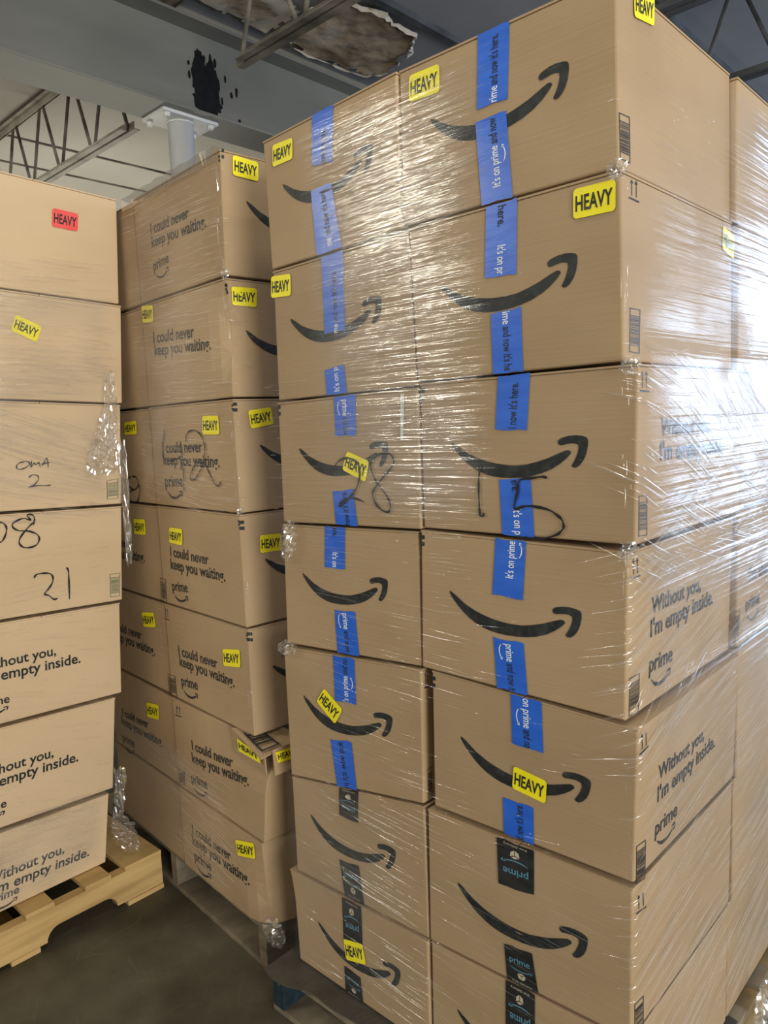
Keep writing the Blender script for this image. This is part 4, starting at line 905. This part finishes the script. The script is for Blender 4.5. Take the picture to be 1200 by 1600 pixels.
# ---------------------------------------------------------------- prints, tape, labels and pen marks on the boxes
TAPES = {'b': M['blue'], 'k': M['black_tape']}
for d in DECALS:
    kind, cid, face = d[:3]; bx = CART[cid]; r = bx.o
    if kind == 'smile':
        add_smile(bx, face, d[3], d[4] if len(d) > 4 else None, 'printed_smile', M['ink'])
    elif kind == 'tape':
        q, col, txt = d[3], d[4], d[5]
        t = patch(bx, face, q, 0.0016, 4, 10, 'packing_tape', TAPES[col], r, True)
        t['label'] = 'blue printed tape' if col == 'b' else 'black printed tape'
        for s, c, v0, v1, dr in txt:
            tape_lettering(bx, face, q, s, v0, v1, dr, M['white_ink'] if c == 'w' else M['ink'], 0.0022, t)
        if col == 'k': black_tape_marks(bx, face, q, t, 0.0022, q[0][1] > 0.9)
    elif kind == 'sticker':
        q, c = d[3], d[4]
        st = rounded_patch(bx, face, q, 0.0026, 'heavy_sticker', M['yellow'] if c == 'y' else M['red'], r)
        st['label'] = ('yellow' if c == 'y' else 'red') + ' label reading HEAVY'
        lettering_in_quad(bx, face, q, 'HEAVY', 0.0033, 'sticker_lettering', M['ink'], st, 0.06, 0.94, 0.25, 0.76, 0.022)
    elif kind == 'text':
        s, a, b = d[3:6]; w, h = bx.size(face)
        P, F, tw, cap = text_shape(s, 0.019)
        dx, dy = (b[0] - a[0]) * w, (b[1] - a[1]) * h; L = math.hypot(dx, dy); k = L / tw; ux, uy = dx / L, dy / L
        V = shape_on(bx, face, [(a[0] * w + k * (x * ux - y * uy), a[1] * h + k * (x * uy + y * ux)) for x, y in P], 0.0009)
        F = list(F)
        if s == 'prime':
            for P2 in mini_smile(0.10 * tw, -0.32 * 1.0, 0.85 * tw):
                fan(V, F, shape_on(bx, face, [(a[0] * w + k * (x * ux - y * uy), a[1] * h + k * (x * uy + y * ux)) for x, y in P2], 0.0009), P2)
        link_mesh('printed_logo' if s == 'prime' else 'printed_slogan', V, F, M['ink'], r)
    elif kind == 'barcode':
        q = d[3]; V = []; F = []; rr = random.Random(cid)
        def rect(u0, v0, u1, v1):
            n = len(V); V.extend(bx.on(face, *quad(q, u, v), 0.0009) for u, v in ((u0, v0), (u0, v1), (u1, v1), (u1, v0))); F.append((n, n + 1, n + 2, n + 3))
        for e in ((0, 0, 0.06, 1), (0.94, 0, 1, 1), (0.06, 0, 0.94, 0.02), (0.06, 0.98, 0.94, 1), (0.06, 0.16, 0.94, 0.18), (0.06, 0.82, 0.94, 0.84)): rect(*e)
        v = 0.2
        while v < 0.80:
            t = rr.choice((0.008, 0.012, 0.02)); rect(0.1, v, 0.9, v + t); v += t + rr.choice((0.008, 0.014, 0.022))
        link_mesh('printed_barcode', V, F, M['green_ink'] if d[4] == 'g' else M['ink'], r)
    elif kind == 'arrows':
        q = d[3]; V = []; F = []
        for P2 in ([(0.14, 0.20), (0.28, 0.0), (0.42, 0.20), (0.31, 0.20), (0.31, 0.80), (0.25, 0.80), (0.25, 0.20)], [(0.58, 0.20), (0.72, 0.0), (0.86, 0.20), (0.75, 0.20), (0.75, 0.80), (0.69, 0.80), (0.69, 0.20)], [(0, 0.92), (1, 0.92), (1, 1), (0, 1)]):
            fan(V, F, [bx.on(face, *quad(q, u, v), 0.0009) for u, v in P2], P2)
        link_mesh('handling_arrows', V, F, M['ink'], r)
    elif kind in ('bars', 'barsc'):
        q = d[3]; V = []; F = []
        for v0, v1 in ((0.0, 0.36), (0.64, 1.0)):
            P2 = [(0, v0), (1, v0), (1, v1), (0, v1)]; fan(V, F, [bx.on(face, *quad(q, u, v), 0.0009) for u, v in P2], P2)
        link_mesh('corner_bars', V, F, M['ink'], r)
    elif kind == 'strip':
        patch(bx, face, d[3], 0.003, 1, 4, 'paper_strip', M['paper'], r)['label'] = 'narrow white paper strip'
    elif kind == 'marker':
        w, h = bx.size(face); V = []; F = []
        for st in d[3]:
            v, f = ribbon([(a * w, b * h) for a, b in st], 0.0052 * d[4], lambda p: bx.on(face, p[0] / w, p[1] / h, 0.0041))
            n = len(V); V += v; F += [tuple(n + i for i in t) for t in f]
        link_mesh('marker_number', V, F, M['marker'], r)['label'] = 'number handwritten in black marker'

# the crushed box: its lid flaps stick out from under the overhanging box, bent labels on them
bx = CART['B6']
def flap_piece(name, pts, mat, parent, thick=0.004):
    m = MB(); n = (Vector(pts[1]) - Vector(pts[0])).cross(Vector(pts[2]) - Vector(pts[0])).normalized() * thick
    m.prism([Vector(p) for p in pts], n); return m.build(name, mat, parent)
BP = lambda u, z, n: P0 + Vector((*UXB, 0)) * u + Vector((*NB, 0)) * n + Vector((0, 0, z))
flap_piece('crushed_panel', [BP(0.13, 0.722, -0.001), BP(-0.052, 0.706, -0.009), BP(-0.050, 0.640, -0.005), BP(0.12, 0.655, -0.001)], M['card'], bx.o)
flap_piece('crushed_panel', [BP(-0.079, 0.722, 0.0), BP(-0.084, 0.650, 0.0), BP(-0.084, 0.650, 0.20), BP(-0.079, 0.722, 0.22)], M['card'], bx.o)
T = [BP(0.120, 0.731, -0.006), BP(-0.060, 0.700, -0.026), BP(-0.092, 0.729, 0.10), BP(0.02, 0.731, 0.10)]
lid = flap_piece('folded_flap', [T[0], T[3], T[2], T[1]], M['card'], bx.o, 0.0035)
fq = lambda u, v: (1 - v) * ((1 - u) * T[1] + u * T[2]) + v * ((1 - u) * T[0] + u * T[3]) + Vector((0, 0, 0.005))
V = []; F = []
def bar(u0, v0, u1, v1):
    n = len(V); V.extend(fq(u, v) for u, v in ((u0, v0), (u1, v0), (u1, v1), (u0, v1))); F.append((n, n + 1, n + 2, n + 3))
for e in ((0.10, 0.12, 0.14, 0.75), (0.46, 0.12, 0.50, 0.75), (0.10, 0.10, 0.50, 0.14), (0.10, 0.30, 0.50, 0.36), (0.10, 0.40, 0.50, 0.42), (0.10, 0.46, 0.50, 0.52), (0.10, 0.56, 0.50, 0.58), (0.10, 0.62, 0.50, 0.67)): bar(*e)
link_mesh('printed_barcode', V, F, M['ink'], lid)
def bent_sticker(q, out, part):
    o = link_mesh('heavy_sticker', q, [(0, 3, 2, 1)], M['yellow'], bx.o); o['label'] = 'bent yellow label reading HEAVY'
    P, F, w, cap = text_shape('HEAVY', 0.022)
    V = []
    for x, y in P:
        u, v = 0.06 + 0.88 * x / w, 0.70 - 0.50 * y / cap
        V.append((1 - v) * ((1 - u) * q[0] + u * q[1]) + v * ((1 - u) * q[3] + u * q[2]) + out)
    link_mesh('sticker_lettering', V, F, M['ink'], o)
nb = Vector((*NB, 0)); ub = Vector((*UXB, 0))
bent_sticker([BP(0.080, 0.712, -0.0135), BP(-0.035, 0.704, -0.0165), BP(-0.042, 0.676, -0.0150), BP(0.077, 0.676, -0.0125)], nb * -0.0012, 0)
bent_sticker([BP(-0.0865, 0.714, 0.006), BP(-0.0865, 0.714, 0.075), BP(-0.0885, 0.678, 0.075), BP(-0.0885, 0.684, 0.010)], ub * -0.0012, 0)

# ---------------------------------------------------------------- stretch film
def interp(tab, z):
    tab = sorted(tab)
    if z <= tab[0][0]: return tab[0][1]
    for (a, p), (b, q) in zip(tab, tab[1:]):
        if z <= b: return p + (q - p) * (z - a) / max(b - a, 1e-6)
    return tab[-1][1]
def outer(tab, z):
    return max(interp(tab, z + d) for d in (-0.034, -0.022, -0.011, 0.0, 0.011, 0.022, 0.034))
def prof(ids, axis, i_bot, i_top):
    out = []
    for k in ids:
        q = CART[k].q; out += [(q[i_bot].z + 0.012, q[i_bot][axis]), (q[i_top].z - 0.012, q[i_top][axis])]
    return out
XR = [(z, x) for z, x in prof(['R%d' % i for i in range(1, 8)], 0, 1, 2)]
XK = prof(['K%d' % i for i in range(1, 8)], 0, 1, 2)
XL = -1.53
def P_front(u, z, off=0.0):
    """the front stack: u runs along the smile faces, round the corner and down the slogan sides"""
    xr = outer(XR, z) + 0.0065; yf = 1.183; lf = xr - XL
    if u <= lf - 0.008: return Vector((XL + u, yf - off, z))
    if u >= lf + 0.008:
        f = min(1.0, max(0.0, (u - lf - 0.30) / 0.32)); xr = xr + (max(xr, outer(XK, z) + 0.0065) - xr) * f
        return Vector((xr + off, yf + (u - lf), z))
    t = (u - lf + 0.008) / 0.016 * math.pi / 2
    return Vector((xr - 0.008 + (0.008 + off) * math.sin(t), yf + 0.008 - (0.008 + off) * math.cos(t), z))
LF = -0.56 - XL
UR = prof(['B%d' % i for i in range(1, 8)], 0, 1, 2)
def P_mid(u, z, off=0.0):
    """the middle stack: u > 0 along the slogan faces, u < 0 along the narrow side"""
    e = 0.010
    if u >= 0: return BP(u - 0.008, z, -e - off)
    return BP(-0.010 - off, z, -e - u)
YA = prof(['A%d' % i for i in range(1, 8)], 1, 1, 2)
XA = prof(['A%d' % i for i in range(1, 8)], 0, 1, 2)
def P_left(u, z, off=0.0):
    """the left stack: u is the distance back from its far edge"""
    return Vector((outer(XA, z) + 0.010 + off, interp(YA, z) + 0.006 - u, z))

def film_sheet(P, u0, u1, z0, z1, layers, parent, seed, step=0.016, wob=0.0016):
    """one stretch of film; layers(u, z) says how many layers lie there, thinning out to none"""
    V = []; F = []; UV = []; LY = []; ix = {}
    nu, nz = max(2, int((u1 - u0) / step)), max(2, int((z1 - z0) / step))
    def vi(i, j):
        if (i, j) not in ix:
            u, z = u0 + (u1 - u0) * i / nu, z0 + (z1 - z0) * j / nz
            k = wob * (1 + noise.noise(Vector((u * 5, z * 40, seed)))) + wob * noise.noise(Vector((u * 3, z * 14, seed + 9)))
            ix[(i, j)] = len(V); V.append(P(u, z, k)); UV.append((u, z))
            w = min(1, min(i, nu - i) / 3, min(j, nz - j) / 3)
            LY.append(max(0.0, w * layers(u, z) * (0.75 + 0.7 * noise.noise(Vector((u * 2.5, z * 9, seed + 3))))))
        return ix[(i, j)]
    for i in range(nu):
        for j in range(nz): F.append((vi(i, j), vi(i + 1, j), vi(i + 1, j + 1), vi(i, j + 1)))
    o = link_mesh('film_sheet', V, F, M['film'], parent, True)
    uv = o.data.uv_layers.new(name='film')
    for l in o.data.loops: uv.data[l.index].uv = UV[l.vertex_index]
    at = o.data.attributes.new('layers', 'FLOAT', 'POINT')
    at.data.foreach_set('value', LY)
    return o

def ramp(x, a, b):
    t = min(1.0, max(0.0, (x - a) / (b - a))); return t * t * (3 - 2 * t)

def film_wrinkles(P, zones, parent, seed, lim=(-9, 9, 0.15, 2.3)):
    """the taut creases of the film: slim ridges, sorted into zones (u0, u1, z0, z1, how many, tilt, spread, shortest, longest, width)"""
    r = random.Random(seed); V = []; F = []
    for u0, u1, z0, z1, cnt, tilt, spread, l0, l1, wd in zones:
        for _ in range(cnt):
            u, z = r.uniform(u0, u1), r.uniform(z0, z1)
            if noise.noise(Vector((u * 6, z * 11, seed))) < r.uniform(-0.45, 0.25): continue
            an = math.radians(tilt + 2.0 * spread * noise.noise(Vector((u * 1.7, z * 3.1, seed + 6))) + r.gauss(0, 1.2)); ln = l0 + (l1 - l0) * r.random() ** 2.2; w = wd * r.uniform(0.45, 1.3)
            ca, sa = math.cos(an), math.sin(an); n = max(3, int(ln / 0.02)); bend = r.uniform(-0.006, 0.006)
            du, dz = abs(ln * ca / 2) + 0.003, abs(ln * sa / 2) + 0.003
            if u - du < lim[0] or u + du > lim[1] or z - dz < lim[2] or z + dz > lim[3]: continue
            b0 = len(V)
            for k in range(n + 1):
                t = k / n - 0.5; uu = u + ln * t * ca; zz = z + ln * t * sa + bend * ln * (t * t * 4 - 1) + 0.0002 * r.uniform(-1, 1)
                ww = w * max(0.12, 1 - abs(2 * t) ** 3) * r.uniform(0.8, 1.15)
                for lat, h in ((-1, 0.0), (-0.45, 0.75), (0.45, 0.75), (1, 0.0)):
                    V.append(P(uu - sa * lat * ww, zz + ca * lat * ww, 0.0025 + h * ww))
            for k in range(n):
                for m_ in range(3):
                    p = b0 + 4 * k + m_; F.append((p, p + 1, p + 5, p + 4))
    return link_mesh('film_wrinkles', V, F, M['film_wrinkle'], parent, True)

def crumple(name, centre, ex, ey, normal, n, amp, parent, seed, shape=lambda s, t: True):
    """a wad of loose film: a sharply creased sheet"""
    V = []; F = []; UV = []; c = Vector(centre); ex, ey, nn = Vector(ex), Vector(ey), Vector(normal).normalized(); ix = {}
    for j in range(n + 1):
        for i in range(n + 1):
            s, t = i / n * 2 - 1, j / n * 2 - 1
            k = abs(noise.noise(Vector((s * 3, t * 3, seed)))) * 1.6 + abs(noise.noise(Vector((s * 7, t * 7, seed + 4)))) * 0.8
            j2 = noise.noise(Vector((s * 4, t * 4, seed + 8))) * 0.16
            V.append(c + ex * (s + j2) + ey * (t - j2) + nn * amp * k * max(0, 1.15 - s * s * 0.6 - t * t * 0.6)); UV.append((s * 0.1, t * 0.1))
    for j in range(n):
        for i in range(n):
            if shape((i + .5) / n * 2 - 1, (j + .5) / n * 2 - 1): p = j * (n + 1) + i; F.append((p, p + 1, p + n + 2, p + n + 1))
    o = link_mesh(name, V, F, M['film_crumple'], parent, False)
    uv = o.data.uv_layers.new(name='film')
    for l in o.data.loops: uv.data[l.index].uv = UV[l.vertex_index]
    return o

def film_root(loc, label):
    t = bpy.data.objects.new('stretch_film', None); COL.objects.link(t)
    return setp(t, label, 'stretch film', 'stretch film round the stacks')

# front stack
ff = film_root(None, 'clear stretch film round the front stack, full of white creases on its right side')
XU = lambda x: x - XL
film_sheet(P_front, XU(-1.36), XU(-0.80), 1.38, 2.26, lambda u, z: ramp(u, XU(-1.36), XU(-1.20)) * (1 - ramp(u, XU(-0.98), XU(-0.80))), ff, 1)
film_sheet(P_front, XU(-1.52), XU(-1.00), 0.15, 0.72, lambda u, z: 0.7 * (1 - ramp(u, XU(-1.2), XU(-1.0))), ff, 11)
film_sheet(P_front, LF + 0.03, LF + 1.04, 0.17, 2.25, lambda u, z: max(ramp(u - LF, 0.30, 0.80) * 1.9, (1.0 - ramp(z, 1.55, 2.15)) * ramp(u - LF, 0.02, 0.22)) * (0.45 + 0.55 * ramp(z, 0.5, 1.1)), ff, 2)
film_wrinkles(P_front, [
    (0.24, 0.66, 1.90, 2.25, 1100, 3, 3, 0.02, 0.14, 0.0019), (0.28, 0.66, 1.55, 1.95, 520, 2, 3, 0.02, 0.14, 0.0016),
    (0.03, 0.66, 1.35, 1.70, 320, 1, 4, 0.02, 0.16, 0.0011), (0.02, 0.62, 0.72, 1.36, 380, 0, 1.5, 0.03, 0.20, 0.0008),
    (0.02, 0.95, 0.16, 0.72, 420, -3, 1.5, 0.04, 0.26, 0.0008), (0.62, 0.95, 0.72, 2.20, 130, 2, 4, 0.02, 0.10, 0.0007),
    (LF + 0.01, LF + 1.0, 1.30, 1.70, 900, -20, 12, 0.03, 0.24, 0.0019), (LF + 0.01, LF + 1.0, 1.00, 1.45, 900, 18, 14, 0.03, 0.28, 0.0019),
    (LF + 0.03, LF + 1.0, 0.20, 1.05, 700, 12, 5, 0.04, 0.34, 0.0019), (LF + 0.15, LF + 1.0, 1.65, 2.15, 420, -6, 8, 0.02, 0.14, 0.0010),
    (LF - 0.004, LF + 0.012, 0.2, 1.98, 80, 90, 3, 0.01, 0.06, 0.0010)], ff, 5, (0.004, LF + 1.06, 0.15, 2.26))
crumple('film_wad', P_front(0.092, 1.312, 0.006), (0.030, 0, 0), (0.012, 0, 0.052), (0, -1, 0), 16, 0.012, ff, 3, lambda s, t: s * s + t * t < 1.0)
crumple('film_wad', P_front(0.062, 1.032, 0.006), (0.035, 0, 0), (0.01, 0, 0.022), (0, -1, 0), 14, 0.014, ff, 7, lambda s, t: s * s + t * t < 1.0)
for z_, s_ in ((1.975, 21), (1.665, 22), (1.36, 23)):
    crumple('film_wad', P_front(interp(XR, z_) - XL, z_, 0.004), (0.012, 0.012, 0), (0.004, 0, 0.016), (1, -1, 0), 10, 0.008, ff, s_, lambda s, t: s * s + t * t < 1.0)
crumple('film_tail', (-0.520, 1.80, 0.12), (0.004, 0.05, 0), (0, 0.02, 0.07), (1, 0, 0.2), 16, 0.025, ff, 35, lambda s, t: abs(s) < 0.9 - 0.3 * t)

# middle stack
fm = film_root(None, 'clear stretch film round the middle stack, hazy over its upper boxes')
film_sheet(P_mid, 0.05, 0.60, 1.36, 2.28, lambda u, z: (0.25 + 0.75 * ramp(u, 0.05, 0.40)) * ramp(z, 1.36, 1.46), fm, 4)
film_sheet(P_mid, 0.06, 1.0, 0.15, 0.60, lambda u, z: ramp(u, 0.08, 0.5) * (1 - ramp(z - 0.18 * u, 0.40, 0.56)) * 0.9, fm, 6)
film_wrinkles(P_mid, [(0.02, 0.60, 1.36, 2.28, 1000, 3, 6, 0.03, 0.22, 0.0013), (0.17, 0.60, 0.16, 0.56, 320, 6, 7, 0.03, 0.26, 0.0013), (0.05, 0.60, 0.80, 1.36, 90, 5, 9, 0.03, 0.16, 0.0011),
    (-0.008, 0.012, 0.80, 2.28, 90, 88, 6, 0.01, 0.08, 0.0014), (-0.14, -0.01, 1.65, 1.95, 120, 5, 20, 0.01, 0.05, 0.0010)], fm, 8, (-0.2, 0.605, 0.15, 2.29))
crumple('film_wad', BP(-0.02, 1.988, -0.012), (0.016, 0, 0), (0.004, 0, 0.014), (0, -1, 0), 10, 0.010, fm, 12, lambda s, t: s * s + t * t < 1)
crumple('film_wad', BP(-0.02, 1.372, -0.012), (0.016, 0, 0), (0.004, 0, 0.012), (0, -1, 0), 10, 0.008, fm, 14, lambda s, t: s * s + t * t < 1)
crumple('film_wad', BP(-0.045, 0.175, -0.008), (0.05, 0, 0.01), (0, 0, 0.045), (0.3, -1, 0), 14, 0.014, fm, 16, lambda s, t: s * s + t * t < 1)
# loose film lying over the top edge
V = []; F = []; UV = []
for i in range(41):
    for j in range(4):
        u = 0.0 + 0.56 * i / 40
        V.append(BP(u, 2.305 + 0.006 * (j == 1) + 0.008 * abs(noise.noise(Vector((u * 14, j, 2)))) - 0.03 * (j == 0), -0.012 + 0.035 * max(0, j - 1) + 0.006 * noise.noise(Vector((u * 20, j * 3, 5)))))
for i in range(40):
    for j in range(3): p = 4 * i + j; F.append((p, p + 1, p + 5, p + 4))
link_mesh('film_edge', V, F, M['film_crumple'], fm)

# left stack
fl_ = film_root(None, 'clear stretch film round the left stack, its loose tail hanging at the far edge')
film_sheet(P_left, 0.045, 0.52, 1.38, 2.12, lambda u, z: 1.0 - 0.6 * ramp(z, 2.0, 2.05), fl_, 7)
film_sheet(P_left, 0.02, 0.52, 0.15, 0.42, lambda u, z: 1.0, fl_, 10)
film_wrinkles(P_left, [(0.04, 0.52, 1.66, 2.02, 700, 1, 4, 0.03, 0.26, 0.0014), (0.04, 0.52, 1.34, 1.68, 600, 14, 8, 0.03, 0.30, 0.0014), (0.02, 0.52, 2.02, 2.12, 60, 0, 2, 0.08, 0.3, 0.0012),
    (0.02, 0.52, 1.0, 1.36, 140, 8, 10, 0.03, 0.20, 0.0011), (0.02, 0.52, 0.42, 1.0, 160, 12, 14, 0.02, 0.16, 0.0011), (0.03, 0.52, 0.15, 0.42, 420, 8, 6, 0.05, 0.34, 0.0014)], fl_, 9, (0.012, 0.70, 0.15, 2.3))
crumple('film_wad', P_left(0.055, 1.66, 0.012), (0, 0.030, 0.01), (0, 0.005, 0.13), (1, 0, 0), 20, 0.022, fl_, 41, lambda s, t: abs(s) < 1 - 0.5 * abs(t))
crumple('film_wad', P_left(0.075, 1.56, 0.012), (0, 0.055, 0.0), (0, 0.01, 0.09), (1, 0, 0), 20, 0.018, fl_, 43, lambda s, t: abs(s) < 0.9 - 0.6 * t)
crumple('film_tail', P_left(0.004, 1.37, 0.008), (0.004, 0.014, 0), (0, 0.003, 0.20), (1, 0.1, 0), 18, 0.016, fl_, 45, lambda s, t: abs(s) < 0.85 + 0.15 * t)
crumple('film_wad', (-2.362, 1.13, 0.228), (0.008, 0.040, -0.02), (0, -0.012, 0.075), (1, 0.4, 0.2), 20, 0.030, fl_, 47, lambda s, t: s * s + t * t < 1.1)
crumple('film_tail', (-2.340, 1.115, 0.39), (0.004, 0.020, 0), (0, 0.01, 0.085), (1, 0.5, 0), 14, 0.018, fl_, 49, lambda s, t: abs(s) < 0.9)
